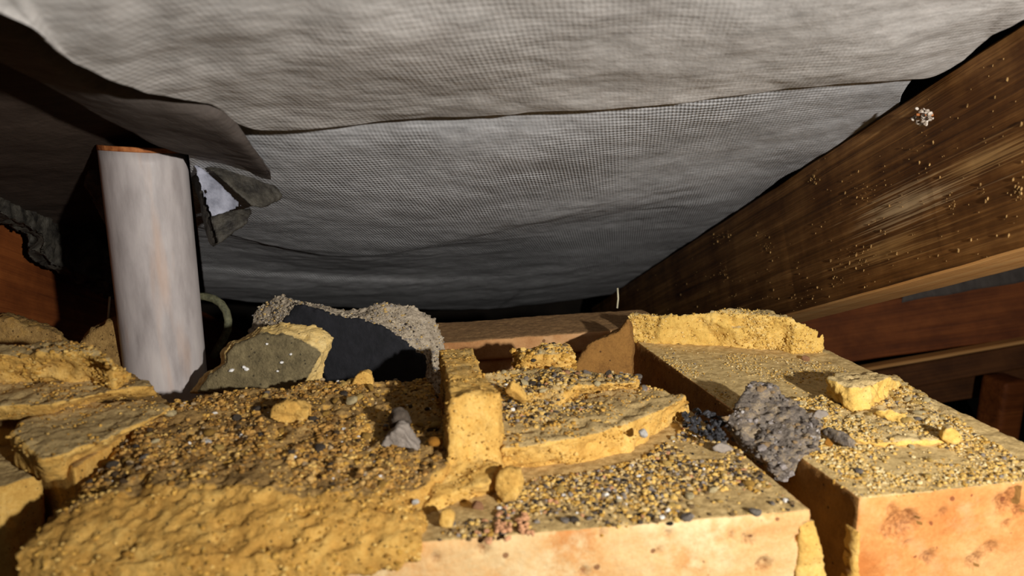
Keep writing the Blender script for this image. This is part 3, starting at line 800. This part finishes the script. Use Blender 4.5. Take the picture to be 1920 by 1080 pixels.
h3 = hull2([bot[1], bot[4], bk_f[1], bk_f[4]], [top[1] - np.array([0, -.004, .002]), top[4] + np.array([0, .004, 0]), bk[1] - np.array([0, .003, .003]), bk[4] - np.array([0, .003, .002])])
me = rough(join_meshes([h1, h2, h3]), .0012, ((0.02, 0.0015), (0.007, 0.0015), (0.003, 0.001)), 1, seed=25)
mblk = link('mortar_block', me, 'mortar_right', rbk)
crust(mblk, 2600, .0003, .0011, 'crumb_right', 205)
# sandy step in front of the block
me = slab([pz(u, v, -.001) for u, v in ((1375, 770), (1450, 745), (1540, 742), (1680, 700), (1800, 775), (1860, 830), (1640, 840), (1480, 800))],
          [pz(u, v, .002) for u, v in ((1385, 768), (1455, 748), (1545, 745), (1670, 706), (1780, 775), (1830, 825), (1640, 830), (1490, 795))], layers=((0.02, 0.002), (0.006, 0.0016), (0.003, 0.0008)), seed=27)
link('sand_crust', me, 'mortar_right', rbk)

# left tiers
lb = empty('mortar_stack', (-.13, .31, -.066), 'stack of yellow mortar layers and cracked pieces left of the pipe foot', 'mortar')
def tier(name, fb, ft, bk, zb, zt, lay=((0.02, 0.0018), (0.007, 0.0012), (0.003, 0.0006)), seed=0, mat='mortar', par=lb, sm=3):
    bot = [pz(u, v, zb) for u, v in fb] + [down(pz(u, v, zt), zb) for u, v in bk]
    top = [pz(u, v, zt) for u, v in ft] + [pz(u, v, zt) for u, v in bk]
    return link(name, slab(bot, top, layers=lay, seed=seed, sm=sm), mat, par)
t1 = tier('mortar_layer', [(86, 905), (124, 898), (200, 850), (236, 815), (300, 788)], [(72, 862), (108, 856), (206, 822), (262, 798), (308, 775)], [(326, 760), (290, 748), (160, 752), (40, 792), (20, 812)], .006, .019, seed=31)
t2 = tier('mortar_layer', [(-260, 800), (92, 782), (200, 752), (300, 745)], [(-260, 775), (102, 758), (206, 735), (296, 722)], [(278, 712), (200, 705), (80, 712), (-260, 722)], .017, .0255, seed=32)
t3 = tier('mortar_layer', [(-260, 724), (80, 722), (180, 718), (256, 708)], [(-260, 672), (60, 664), (150, 664), (212, 690)], [(206, 668), (160, 650), (100, 640), (40, 648), (-260, 662)], .024, .041, ((0.02, 0.003), (0.008, 0.002), (0.003, 0.0008)), 33)
link('mortar_core', slab(*[[down(p, z) for p in (pz(25, 812, .01), pz(140, 890, .01), pz(300, 780, .01), pz(320, 752, .012), pz(250, 700, .012), pz(-280, 700, .012), pz(-280, 800, .012))] for z in (-.066, .012)], vox=.002, layers=((.02, .001),)), 'mortar_dirty', lb)
crust(t1, 500, .0002, .0009, 'crumb', 208)
crust(t2, 700, .0003, .0010, 'crumb', 209)
crust(t3, 1500, .0003, .0013, 'crumb', 210)
# brick at the very left
lbk = empty('brick', (-.17, .25, -.066), 'cracked yellow brick end at the lower left corner beyond the dark crack', 'brick')
bot = [pz(u, v, z) for u, v, z in ((-320, 1010, -.004), (0, 985, -.004), (78, 925, -.004))]
top = [pz(u, v, .004) for u, v in ((-320, 930), (0, 912), (74, 890))]
bk = [pz(u, v, .004) for u, v in ((62, 868), (22, 824), (-320, 830))]
me = slab([down(p, -.066) for p in bot] + [down(p, -.066) for p in bk], top + bk, layers=((0.02, 0.002), (0.007, 0.001), (0.003, 0.0006)), seed=35, sm=4)
link('brick_body', me, 'mortar', lbk)

# pieces behind
def standing(name, fpix, bpix, fd, bd, mat, vox, lay, seed, wfun=None, sm=2, weather='front', tilt=0.0):
    A = [pd(u, v, fd + tilt * (700 - v) / 100) for u, v in fpix]; B = [pd(u, v, bd + tilt * (700 - v) / 100) for u, v in bpix]
    r = rough(hull2(A, B), vox, lay, sm, weather=None, seed=seed, mask=(lambda co, no: np.where((no @ -FW) > 0.92, 0.12, 1.0)))
    return r
# broken concrete roof tile
fp = [(500, 740), (512, 640), (534, 594), (567, 570), (602, 584), (643, 591), (709, 607), (753, 635), (769, 654), (794, 670), (796, 740)]
bp = [(455, 740), (466, 620), (480, 578), (520, 553), (575, 566), (645, 583), (722, 565), (782, 571), (817, 596), (836, 640), (836, 740)]
me = standing('t', fp, bp, .418, .436, None, .0011, ((.012, .0016), (.005, .0014), (.0022, .0008)), 41, sm=1)
co, no = get(me)
tile = empty('roof_tile', pd(640, 740, .42), 'broken black faced concrete roof tile standing behind the brick, rough grey edge', 'roof tile')
A_ = np.array([pd(u, v, .418) for u, v in fp])
dist = np.abs((co - C) @ FW - .418)
body = link('tile_body', me, 'concrete', tile)
body.data.materials.append(M['tile_face'])
mi = np.zeros(len(me.polygons), int)
cen = np.empty(len(me.polygons) * 3); me.polygons.foreach_get('center', cen); nrm = np.empty(len(me.polygons) * 3); me.polygons.foreach_get('normal', nrm)
cw = cen.reshape(-1, 3) + np.array(world_loc(body)); nrm = nrm.reshape(-1, 3)
mi[np.abs((cw - C) @ FW - .418) < .0011] = 1
me.polygons.foreach_set('material_index', mi); me.update()
crust(body, 2600, .0003, .0012, 'grain_concrete', 206, skip=1)
# mortar slab with grey face
fp = [(372, 736), (395, 700), (425, 684), (424, 660), (440, 644), (465, 636), (492, 622), (530, 628), (580, 652), (600, 668), (588, 688), (556, 735)]
bp = [(352, 738), (380, 702), (412, 686), (410, 662), (424, 640), (452, 633), (486, 609), (535, 601), (592, 607), (628, 628), (618, 668), (598, 740)]
me = standing('t', fp, bp, .372, .386, None, .0011, ((.014, .0016), (.005, .0012), (.0022, .0005)), 45, sm=2)
co, no = get(me)
setw(me, np.clip(1.0 - np.abs((co - C) @ FW - .372) / .004, 0, 1) * 1.1)
chunk = empty('mortar_slab', pd(490, 738, .375), 'grey faced mortar slab with a yellow rim leaning on the black tile', 'mortar')
link('slab_body', me, 'grey_face', chunk)

def blob(p, r, seed, sub=2, squash=0.75, amp=0.3):
    bm = bmesh.new(); bmesh.ops.create_icosphere(bm, subdivisions=sub, radius=1.0)
    co = np.array([v.co[:] for v in bm.verts]); Fc = [[v.index for v in f.verts] for f in bm.faces]; bm.free()
    rg = np.random.default_rng(seed)
    for _ in range(5):                      # a few flat fracture planes
        nrm = unit(rg.normal(size=3)); h = rg.uniform(0.55, 0.85); d = co @ nrm
        co = co - np.outer(np.clip(d - h, 0, None) * 0.9, nrm)
    co = co * (1 + amp * fbm(co, 0.9, 3, 0.5, seed % 97))[:, None]
    q = Matrix.Rotation(rg.uniform(0, 6.28), 3, Vector(unit(rg.normal(size=3))))
    co = co @ np.array(q)
    co = co * np.array(r if hasattr(r, '__len__') else (r, r, r * squash))
    return co + np.array(p), [tuple(f) for f in Fc]
V, Fc = [], []
for u, v, r in ((462, 692, 1.5), (457, 688, 1.2), (435, 694, 1.6), (500, 645, .9), (528, 680, 1.2), (520, 696, .8), (545, 664, .9)):
    co, ff_ = blob(pd(u, v, .3715), r * mm, int(u), 1); o_ = len(V); V += list(co); Fc += [tuple(i + o_ for i in f) for f in ff_]
o = link('paint_flecks', mesh_of(V, Fc), 'white_fleck', chunk); o['kind'] = 'stuff'; o['label'] = 'white paint flecks'

# tan brick behind, and the mortar corner beside the right brick
p0 = py(868, 640, .425); p1 = py(1190, 617, .432)
dirx = unit((p1 - p0) * np.array([1, 1, 0])); bx = np.array([-dirx[1], dirx[0], 0])
A0, A1 = p0 - dirx * .05, p1 + dirx * .03
rear = empty('brick', (0.10, .45, -.066), 'smooth tan brick edge lying in shadow behind the wall, under the eaves', 'brick')
lip = .0135
me = slab([A0 + np.array([0, 0, -.07]) + bx * .003, A1 + np.array([0, 0, -.07]) + bx * .003, A1 + np.array([0, 0, -.07]) + bx * .06, A0 + np.array([0, 0, -.07]) + bx * .06],
          [A0 - np.array([0, 0, lip]) + bx * .003, A1 - np.array([0, 0, lip]) + bx * .003, A1 - np.array([0, 0, lip]) + bx * .06, A0 - np.array([0, 0, lip]) + bx * .06], vox=.0016, layers=((.02, .0006),), seed=51)
link('brick_body', me, 'brick_tan', rear)
me = slab([A0 - np.array([0, 0, lip]), A1 - np.array([0, 0, lip]), A1 - np.array([0, 0, lip]) + bx * .055, A0 - np.array([0, 0, lip]) + bx * .055], [A0, A1, A1 + bx * .05, A0 + bx * .05], vox=.0014, layers=((.03, .0008), (.006, .0004)), seed=52)
link('brick_lip', me, 'brick_tan', rear)
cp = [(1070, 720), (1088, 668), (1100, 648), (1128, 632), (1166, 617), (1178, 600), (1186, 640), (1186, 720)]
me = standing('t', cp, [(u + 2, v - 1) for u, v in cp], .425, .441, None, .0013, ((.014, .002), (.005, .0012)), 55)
o = link('mortar_corner', me, 'shade_brown'); tag(o, 'shaded brown mortar lump in the gap behind the right brick\'s left side', 'mortar')  # shadow of the gap is in this brown, not only in the lighting

# debris at far left and beside the pipe
cp = [(-60, 800), (-50, 610), (10, 596), (40, 606), (78, 612), (110, 624), (124, 650), (130, 800)]
me = standing('t', cp, [(u, v - 8 if v < 700 else v) for u, v in cp], .395, .42, None, .0014, ((.02, .003), (.008, .003), (.003, .001)), 57)
setw(me, np.ones(len(me.vertices)) * .6)
o = link('mortar_rubble', me, 'mortar_dirty'); tag(o, 'dirty brown rubble lump behind the topmost left mortar layer', 'rubble')
cp = [(140, 690), (152, 650), (172, 618), (204, 600), (236, 596), (262, 640), (264, 800), (150, 800)]
me = standing('t', cp, [(u + 4, v - 4) for u, v in cp], .40, .418, None, .0014, ((.02, .003), (.008, .002), (.003, .001)), 59)
setw(me, np.ones(len(me.vertices)) * .9)
o = link('mortar_rubble', me, 'mortar_dirty'); tag(o, 'dark brown rubble lump touching the left side of the pipe foot', 'rubble')

# ================================================================== LOOSE STONES
def chunk_on(name, pix3, pix, th, mat, lay, seed, label, cat, vox=.001, back=None, sm=1, w=None):
    """pix3: three (u, v, z) giving the plane of the visible face"""
    q = [pz(u, v, z) for u, v, z in pix3]
    nrm = unit(np.cross(q[1] - q[0], q[2] - q[0])); nrm = nrm if nrm @ FW < 0 else -nrm
    A = [pplane(u, v, q[0], nrm) for u, v in pix]
    c = sum(A) / len(A)
    B = [c + (p - c) * .85 - nrm * th for p in A]
    me = slab(A, B, vox=vox, layers=lay, sm=sm, seed=seed, weather='top' if w is None else None)
    if w is not None: setw(me, np.full(len(me.vertices), w))
    return tag(link(name, me, mat), label, cat)
sp = [(1413, 712), (1441, 716), (1456, 727), (1498, 754), (1520, 773), (1540, 792), (1541, 826), (1508, 849), (1470, 880), (1450, 880), (1422, 850), (1391, 822), (1364, 784), (1391, 745)]
bigstone = chunk_on('stone', [(1458, 880, -.001), (1540, 815, .007), (1425, 712, .017)], sp, .012, 'stone', ((.012, .0028), (.006, .0017), (.0028, .0008)), 61, 'large pitted dark grey stone wedged across the gap between the two bricks', 'stone')
chunk_on('stone', [(1540, 812, .003), (1600, 838, .003), (1570, 806, .007)], [(1537, 806), (1548, 800), (1580, 812), (1602, 832), (1594, 840), (1570, 832), (1545, 818)], .004, 'stone', ((.006, .001), (.003, .0008)), 62, 'thin dark grey stone chip right of the large pitted stone', 'stone')
chunk_on('stone', [(1525, 785, .003), (1555, 780, .003), (1540, 762, .007)], [(1522, 782), (1534, 766), (1552, 768), (1558, 778), (1540, 786)], .003, 'p_grey', ((.004, .0008),), 63, 'small flat pale grey chip behind the large pitted stone', 'stone')
bot = [pz(u, v, .001) for u, v in ((1546, 742), (1600, 775), (1632, 774), (1668, 742), (1690, 722), (1600, 715))]
top = [pz(u, v, .013) for u, v in ((1550, 712), (1592, 727), (1632, 724), (1668, 708), (1655, 700), (1575, 696))]
tag(link('mortar_chunk', slab(bot, top, vox=.001, layers=((0.014, 0.002), (0.007, 0.0022), (0.003, 0.001)), sm=1, seed=64), 'mortar_right'), 'big pale yellow mortar chunk lying on the right brick', 'mortar')
chunk_on('mortar_chunk', [(1500 + 150, 790, .002), (1720, 795, .002), (1690, 768, .007)], [(1638, 768), (1668, 764), (1700, 772), (1712, 792), (1690, 802), (1664, 786)], .005, 'mortar_right', ((.008, .002), (.003, .001)), 65, 'flat yellow flake leaning just in front of the big mortar chunk', 'mortar')
chunk_on('mortar_chunk', [(1770, 832, .001), (1810, 832, .001), (1785, 806, .008)], [(1766, 824), (1772, 808), (1788, 802), (1806, 818), (1804, 832), (1784, 838)], .005, 'mortar_right', ((.006, .001), (.003, .0008)), 66, 'round yellow mortar pebble near the right edge of the right brick', 'mortar')
chunk_on('mortar_chunk', [(502, 800, .012), (580, 800, .012), (540, 755, .022)], [(502, 788), (506, 766), (528, 756), (556, 758), (580, 768), (578, 790), (556, 804), (526, 800)], .010, 'mortar', ((.010, .0025), (.004, .0015)), 67, 'yellow mortar lump on the left bed, in front of the grey faced slab', 'mortar', w=0)
chunk_on('mortar_chunk', [(660, 730, .012), (704, 728, .012), (682, 700, .02)], [(658, 728), (664, 708), (680, 697), (698, 700), (704, 724), (690, 734)], .006, 'mortar', ((.006, .0015), (.003, .001)), 68, 'small tan mortar lump at the back of the left bed, below the black tile', 'mortar', w=.2)
chunk_on('stone', [(712, 840, .010), (790, 845, .010), (745, 800, .020)], [(706, 846), (722, 820), (742, 800), (756, 808), (770, 828), (790, 846), (760, 852), (735, 848)], .008, 'p_grey', ((.008, .0012), (.003, .0008)), 69, 'pale grey triangular stone left of the mortar ridge', 'stone')
chunk_on('stone', [(735, 810, .012), (770, 805, .012), (750, 785, .02)], [(728, 806), (738, 786), (760, 780), (774, 796), (768, 812), (745, 814)], .006, 'p_dark', ((.006, .0012), (.003, .0008)), 70, 'dark stone touching the back of the pale triangular stone', 'stone')
chunk_on('mortar_chunk', [(930, 940, .001), (975, 945, .001), (955, 890, .012)], [(925, 918), (932, 892), (948, 884), (972, 892), (978, 920), (966, 944), (938, 942)], .009, 'mortar', ((.008, .0018), (.003, .001)), 71, 'squarish brown and yellow mortar cube at the foot of the ridge', 'mortar', w=0)
chunk_on('mortar_chunk', [(950, 750, .016), (990, 758, .014), (965, 728, .024)], [(946, 736), (956, 728), (976, 738), (992, 754), (982, 762), (960, 750)], .005, 'mortar', ((.006, .001), (.003, .0006)), 72, 'flat pale yellow flake on the grit right of the ridge top', 'mortar', w=0)
chunk_on('mortar_chunk', [(815, 990, .002), (850, 990, .002), (835, 955, .008)], [(820, 980), (826, 960), (842, 956), (852, 968), (848, 990), (830, 994)], .006, 'mortar', ((.006, .001), (.003, .0006)), 73, 'yellow crumb at the front edge left of the ridge foot', 'mortar', w=0)
chunk_on('stone', [(1345, 850, .001), (1375, 845, .001), (1360, 832, .004)], [(1335, 838), (1350, 830), (1372, 832), (1378, 842), (1362, 852), (1342, 848)], .003, 'p_grey', ((.005, .001), (.003, .0006)), 74, 'flat grey chip on the right end of the long brick, below the black moss', 'stone')

crust(bigstone, 420, .0006, .0022, 'grain_stone', 207)
# black moss on the right end of the long brick
V, Fc = [], []
rg = np.random.default_rng(5)
for i in range(170):
    u, v = 1282 + rg.random() * 82, 765 + rg.random() * 60
    if v < 765 + (u - 1282) * .2 or v > 800 + (u - 1282) * .45: continue
    p = pz(u, v, .001 + rg.random() * .005)
    co, ff_ = blob(p, rg.uniform(.0007, .0019) * np.array([1, 1, .9]), 100 + i, 1, .8, 1.1)
    o_ = len(V); V += list(co); Fc += [tuple(k + o_ for k in f) for f in ff_]
o = link('moss_clump', mesh_of(V, Fc), 'fluff'); tag(o, 'black crumbly moss clump on the right end of the long brick', 'moss')
V, Fc = [], []
for i in range(40):
    u, v = 950 + rg.normal() * 24, 990 + rg.normal() * 12
    p = pz(u, v, .001)
    co, ff_ = blob(p, rg.uniform(.0006, .0016), 300 + i, 1, .8, .5)
    o_ = len(V); V += list(co); Fc += [tuple(k + o_ for k in f) for f in ff_]
o = link('grit_patch', mesh_of(V, Fc), 'p_pink'); tag(o, 'small heap of pinkish brick crumbs on the front edge of the long brick', 'grit', kind='stuff')

# ------------------------------------------------------------------ grit and pebbles dropped onto what is there
bpy.context.view_layer.update()
def bvh_of(objs):
    V, Fc = [], []
    for o in objs:
        w = np.array(world_loc(o)); o_ = len(V)
        V += [tuple(np.array(v.co[:]) + w) for v in o.data.vertices]
        Fc += [tuple(o_ + i for i in p.vertices) for p in o.data.polygons]
    return BVHTree.FromPolygons(V, Fc)
main_objs = [c for c in mb.children if c.type == 'MESH']
right_objs = [c for c in rbk.children if c.type == 'MESH']
left_objs = [c for c in lb.children if c.type == 'MESH'] + [c for c in lbk.children]
T_main, T_right, T_left = bvh_of(main_objs), bvh_of(right_objs), bvh_of(left_objs)
def inside(p, poly):
    x, y = p; c = False; j = len(poly) - 1
    for i in range(len(poly)):
        xi, yi = poly[i][0], poly[i][1]; xj, yj = poly[j][0], poly[j][1]
        if (yi > y) != (yj > y) and x < (xj - xi) * (y - yi) / (yj - yi) + xi: c = not c
        j = i
    return c
def spots(tree, pix, n, seed, clump=None, z=0.004, nzmin=0.45):
    rg = np.random.default_rng(seed)
    poly = [pz(u, v, z)[:2] for u, v in pix]
    P = np.array(poly); lo_, hi_ = P.min(0), P.max(0); out = []; tries = 0
    while len(out) < n and tries < n * 14:
        tries += 1
        p = lo_ + rg.random(2) * (hi_ - lo_)
        if not inside(p, poly): continue
        if clump and rg.random() > np.clip(0.5 + clump * fbm(np.array([[p[0], p[1], seed]]), 0.02, 2, .5, seed)[0] * 2.2, 0.04, 1): continue
        h = tree.ray_cast(Vector((p[0], p[1], .2)), Vector((0, 0, -1)))
        if h[0] is None or h[1].z < nzmin or h[0].z < -0.01: continue
        out.append((np.array(h[0]), np.array(h[1])))
    return out
def grit(name, tree, pix, n, rmin, rmax, mat, seed, label, clump=0.8, power=3.0):
    cV, cF = ico(); nv = len(cV); rg = np.random.default_rng(seed)
    V, Fc = [], []
    for i, (p, nn) in enumerate(spots(tree, pix, n, seed, clump)):
        r = rmin + (rmax - rmin) * rg.random() ** power
        A = rg.normal(size=(3, 3)); q, _ = np.linalg.qr(A)
        co = cV * (1 + rg.uniform(-.32, .25, size=(nv, 1))) @ q * np.array([1, rg.uniform(.7, 1), rg.uniform(.5, .85)]) * r
        V.append(co + p + nn * r * .3); Fc += [tuple(i * nv + k for k in f) for f in cF]
    V = np.concatenate(V)
    o = link(name, mesh_of(V, Fc), mat); tag(o, label, 'grit', kind='stuff'); return o
MAINR = [(945, 886), (1110, 866), (1200, 846), (1300, 778), (1390, 830), (1480, 920), (1500, 945), (1200, 985), (1000, 1000), (900, 1010), (800, 1000), (840, 960), (930, 950)]
BEDR = [(920, 830), (1000, 830), (1090, 810), (1180, 785), (1270, 752), (1190, 725), (1080, 695), (980, 690), (905, 700), (925, 770)]
LEFT = [(150, 960), (300, 930), (640, 950), (770, 935), (840, 880), (835, 780), (810, 705), (620, 715), (420, 735), (340, 755), (260, 810), (150, 900)]
RIGHT = [(1385, 770), (1200, 640), (1550, 664), (1760, 760), (1960, 860), (1960, 905), (1620, 935), (1500, 850)]
RIGHTF = [(1385, 770), (1440, 735), (1560, 735), (1700, 715), (1800, 780), (1950, 860), (1950, 885), (1640, 900), (1530, 850)]
LT = [(-40, 760), (100, 755), (280, 715), (240, 700), (-40, 715)]
LT1 = [(110, 850), (260, 795), (310, 765), (200, 755), (40, 800)]
grit('grit', T_main, MAINR, 4000, .0003, .0014, 'grain_mid', 81, 'mixed yellow, grey and black grit on the bare front of the long brick', 0.6)
grit('grit', T_main, BEDR, 2600, .0003, .0013, 'grain_mid', 82, 'mixed yellow and grey grit on the mortar bed right of the ridge', 0.9)
grit('grit', T_main, LEFT, 4200, .0003, .0015, 'grain_left', 83, 'brown and black grit on the wide mortar bed left of the ridge', 0.8)
grit('grit', T_right, RIGHT, 5000, .0002, .0008, 'grain_right', 84, 'fine yellow sand over the whole top of the right brick', 0.7)
grit('grit', T_right, RIGHTF, 5000, .0003, .0012, 'grain_right', 85, 'coarser yellow sand heaped in the middle of the right brick', 0.7)
grit('grit', T_left, LT, 700, .0003, .0012, 'grain_mid', 86, 'grey grit band between the left mortar layers', 0.4)
grit('grit', T_left, LT1, 450, .0002, .0009, 'grain_left', 87, 'thin brown grit on the lowest left mortar layer', 0.4)
BLK = [(1185, 590), (1300, 595), (1372, 612), (1540, 618), (1490, 598), (1437, 580), (1353, 577)]
grit('grit', T_right, BLK, 500, .0004, .0016, 'grain_right', 88, 'yellow grit on top of the mortar block at the back of the right brick', 0.5) if False else None

# bigger pebbles: one object each
PROTO = {}
def proto(mat, k):
    if (mat, k) not in PROTO:
        co, Fc = blob((0, 0, 0), 1.0, 500 + k * 7 + len(mat), 2, .8, .25)
        me = mesh_of(co, Fc); me.materials.append(M[mat]); PROTO[(mat, k)] = me
    return PROTO[(mat, k)]
MARKS = []
def describe(p, m, r, where):
    size = 'tiny' if r < .0018 else ('small' if r < .0023 else 'larger')
    d = sorted((np.linalg.norm(np.array(q) - p), t, tuple(q)) for q, t in MARKS)
    e = p - np.array(d[0][2])
    side = ('right of' if e[0] > 0 else 'left of') if abs(e[0]) > abs(e[1]) else ('behind' if e[1] > 0 else 'in front of')
    return '%s %s crumb %s %s' % (size, {'p_yellow': 'yellow', 'p_ochre': 'ochre', 'p_pale': 'pale', 'p_grey': 'grey', 'p_dark': 'dark', 'p_pink': 'pink'}[m], side, d[0][1])
for u, v, t in ((840, 790, 'the shaded side of the mortar ridge'), (800, 930, 'the foot of the ridge'), (955, 915, 'the squarish cube at the ridge foot'), (1060, 930, 'the grit patch right of the cube'), (1150, 960, 'the cream front edge'), (1320, 800, 'the black moss clump'),
                (1300, 880, 'the flat grey chip'), (1440, 930, 'the right end of the long brick'), (1205, 840, 'the white pebble'), (965, 750, 'the flat pale flake'), (1030, 700, 'the rear mortar lump'), (1150, 715, 'the rear mortar step'), (1090, 790, 'the sloping yellow mortar front'),
                (540, 790, 'the yellow lump on the left bed'), (391, 829, 'the white angular pebble'), (750, 840, 'the pale triangular stone'), (680, 720, 'the lump below the black tile'), (470, 745, 'the foot of the leaning slab'), (330, 765, 'the pipe foot'), (230, 850, 'the lowest left mortar layer'), (300, 890, 'the left front of the bed'), (480, 890, 'the middle front of the bed'), (650, 890, 'the bed front left of the ridge'),
                (1460, 780, 'the large pitted stone'), (1570, 825, 'the thin dark chip'), (1610, 760, 'the big pale chunk'), (1540, 770, 'the small flat pale grey chip'), (1700, 740, 'the rear corner of the big pale chunk'), (1760, 780, 'the far sandy edge of the end-on brick'), (1620, 840, 'the tip of the thin dark chip'), (1720, 830, 'the middle of the coarse sand'), (1680, 790, 'the flat yellow flake'), (1785, 825, 'the round yellow pebble'), (1880, 850, 'the right edge of the sandy brick'), (1650, 880, 'the orange front of the sandy brick'), (1760, 880, 'the sandy front right corner'), (1560, 870, 'the left front of the sandy brick'), (1410, 585, 'the top of the rear mortar block'), (1480, 600, 'the right end of the rear mortar block')):
    MARKS.append((pz(u, v, .006), t))
def pebbles(tree, pix, n, rmin, rmax, mats, seed, label, group):
    rg = np.random.default_rng(seed); names = list(mats); pr = np.array([mats[m] for m in names], float); pr /= pr.sum()
    for p, nn in spots(tree, pix, n, seed, 0.6):
        m = names[rg.choice(len(names), p=pr)]
        r = rmin + (rmax - rmin) * rg.random() ** 2
        o = bpy.data.objects.new('pebble', proto(m, int(rg.integers(0, 6)))); COL.objects.link(o)
        o.scale = (r, r * rg.uniform(.75, 1), r * rg.uniform(.55, .85)); o.rotation_euler = (rg.uniform(-.4, .4), rg.uniform(-.4, .4), rg.uniform(0, 6.28))
        o.location = Vector(p + nn * r * .35)
        lab = describe(p, m, r, label)
        tag(o, lab, 'pebble', group)
pebbles(T_main, MAINR, 34, .0013, .0026, {'p_yellow': 4, 'p_ochre': 2, 'p_pale': 3, 'p_grey': 3, 'p_dark': 2, 'p_pink': 1}, 91, 'small mixed crumb among the grit on the bare front of the long brick', 'crumbs on the front of the long brick')
pebbles(T_main, BEDR, 30, .0013, .0026, {'p_yellow': 4, 'p_pale': 3, 'p_grey': 2, 'p_dark': 2, 'p_pink': 1}, 92, 'small crumb on the mortar bed right of the ridge', 'crumbs on the right mortar bed')
pebbles(T_main, LEFT, 56, .0015, .0030, {'p_ochre': 4, 'p_pale': 2, 'p_dark': 3, 'p_grey': 1, 'p_yellow': 2}, 93, 'small brown or yellow crumb on the wide left mortar bed', 'crumbs on the left mortar bed')
pebbles(T_right, RIGHTF, 50, .0012, .0024, {'p_yellow': 6, 'p_pale': 4, 'p_grey': 1, 'p_pink': .3}, 94, 'small yellow crumb in the coarse sand on the right brick', 'crumbs on the right brick')
pebbles(T_right, [(1330, 590), (1400, 590), (1500, 602), (1480, 590), (1437, 580), (1353, 577)], 12, .0016, .0032, {'p_yellow': 3, 'p_pale': 3}, 95, 'pale crumb on top of the mortar block at the back of the right brick', 'crumbs on the mortar block')
def one(u, v, z, r, mat, k, label, cat='pebble', name='pebble'):
    o = bpy.data.objects.new(name, proto(mat, k)); COL.objects.link(o)
    o.location = Vector(pz(u, v, z)); o.scale = (r, r * .9, r * .8); o.rotation_euler = (.2, .3, u * .1)
    return tag(o, label, cat)
one(1205, 812, .0115, .0029, 'p_white', 0, 'round bright white pebble stuck on the yellow front of the right mortar bed')
one(391, 829, .014, .0021, 'p_white', 1, 'white angular pebble on the left mortar bed, below the leaning slab')
one(778, 942, .006, .0017, 'p_white', 2, 'white crumb on the front mortar just left of the ridge foot')
one(816, 830, .013, .0032, 'p_amber', 3, 'smooth amber yellow pebble in the shade of the ridge')
one(1553, 829, .004, .0022, 'p_amber', 4, 'round amber pebble below the thin dark grey chip')
one(660, 750, .016, .0032, 'p_pale', 5, 'pale angular pebble behind the yellow lump on the left bed')
one(895, 948, .003, .0030, 'p_pink', 1, 'flat pink crumb at the front foot of the ridge')
one(1510, 672, .001, .0030, 'p_pink', 2, 'pink crumb on the right brick in front of the mortar block')

# rafter debris: nail and pale droppings
def on_rafter(u, v, off=0.0): return pplane(u, v, RB, RFN) - RFN * off
V, Fc = [], []
for i in range(26):
    co, ff_ = blob(on_rafter(1750 + rg.normal() * 9, 217 + rg.normal() * 9, .003 + rg.random() * .004), rg.uniform(.0008, .0017), 700 + i, 1, .9, .7)
    o_ = len(V); V += list(co); Fc += [tuple(k + o_ for k in f) for f in ff_]
nl = empty('nail', on_rafter(1750, 217), 'nail end furred with pale fluff sticking out of the stained rafter', 'nail')
link('fluff', mesh_of(V, Fc), 'nail', nl)
link('nail_shank', tube([on_rafter(1750, 216, -.004), on_rafter(1748, 215, .009)], .0007, 8), 'rust', nl)
V, Fc = [], []
CL = [(1536, 298, 9), (1527, 335, 8), (1608, 350, 16), (1630, 366, 10), (1345, 440, 9), (1366, 442, 6), (1358, 510, 10), (1785, 385, 9), (1572, 520, 16), (1620, 490, 16), (1500, 570, 14), (1520, 545, 12), (1437, 460, 9), (1910, 360, 10), (1840, 360, 9)]
for i in range(420):
    u = 1180 + rg.random() * 740
    v0 = None
    if i % 2:
        cu, cv, cs = CL[int(rg.integers(0, len(CL)))]; u = cu + rg.normal() * cs * .6; v0 = cv + rg.normal() * cs
    vt, vb = 545 - .664 * (u - 1160), 590 - .279 * (u - 1490)
    v = vt + 12 + (vb - vt - 18) * rg.random() ** .7
    if v0 is not None: v = v0
    if v < vt + 6 or v > vb - 6: continue
    if v > 600: continue
    k = rg.random() ** 4
    co, ff_ = blob(on_rafter(u, v, .0003), np.array([.6, .5, 1.2]) * (.0003 + k * .0009), 900 + i, 1, .8, .5)
    o_ = len(V); V += list(co); Fc += [tuple(q + o_ for q in f) for f in ff_]
o = link('mortar_splashes', mesh_of(V, Fc), 'splash', rafter); 
o.location = Vector(o.location) + Vector(world_loc(rafter)); o.matrix_parent_inverse = rafter.matrix_world.inverted()
o.location = Vector(np.array(o.location) - np.array(world_loc(rafter)) + np.array(rafter.location))
o['kind'] = 'stuff'; o['label'] = 'pale mortar splashes and bits'
o = link('cobweb', tube([pd(1158, 540, .55), pd(1159, 560, .55), pd(1157, 578, .55)], .0007, 6), 'web'); tag(o, 'single pale cobweb thread hanging at the rafter foot', 'cobweb')
o = link('cobweb', tube([pd(206, 556, .44), pd(204, 580, .44), pd(202, 604, .44)], .0006, 6), 'web'); tag(o, 'yellowish cobweb thread hanging left of the pipe', 'cobweb')
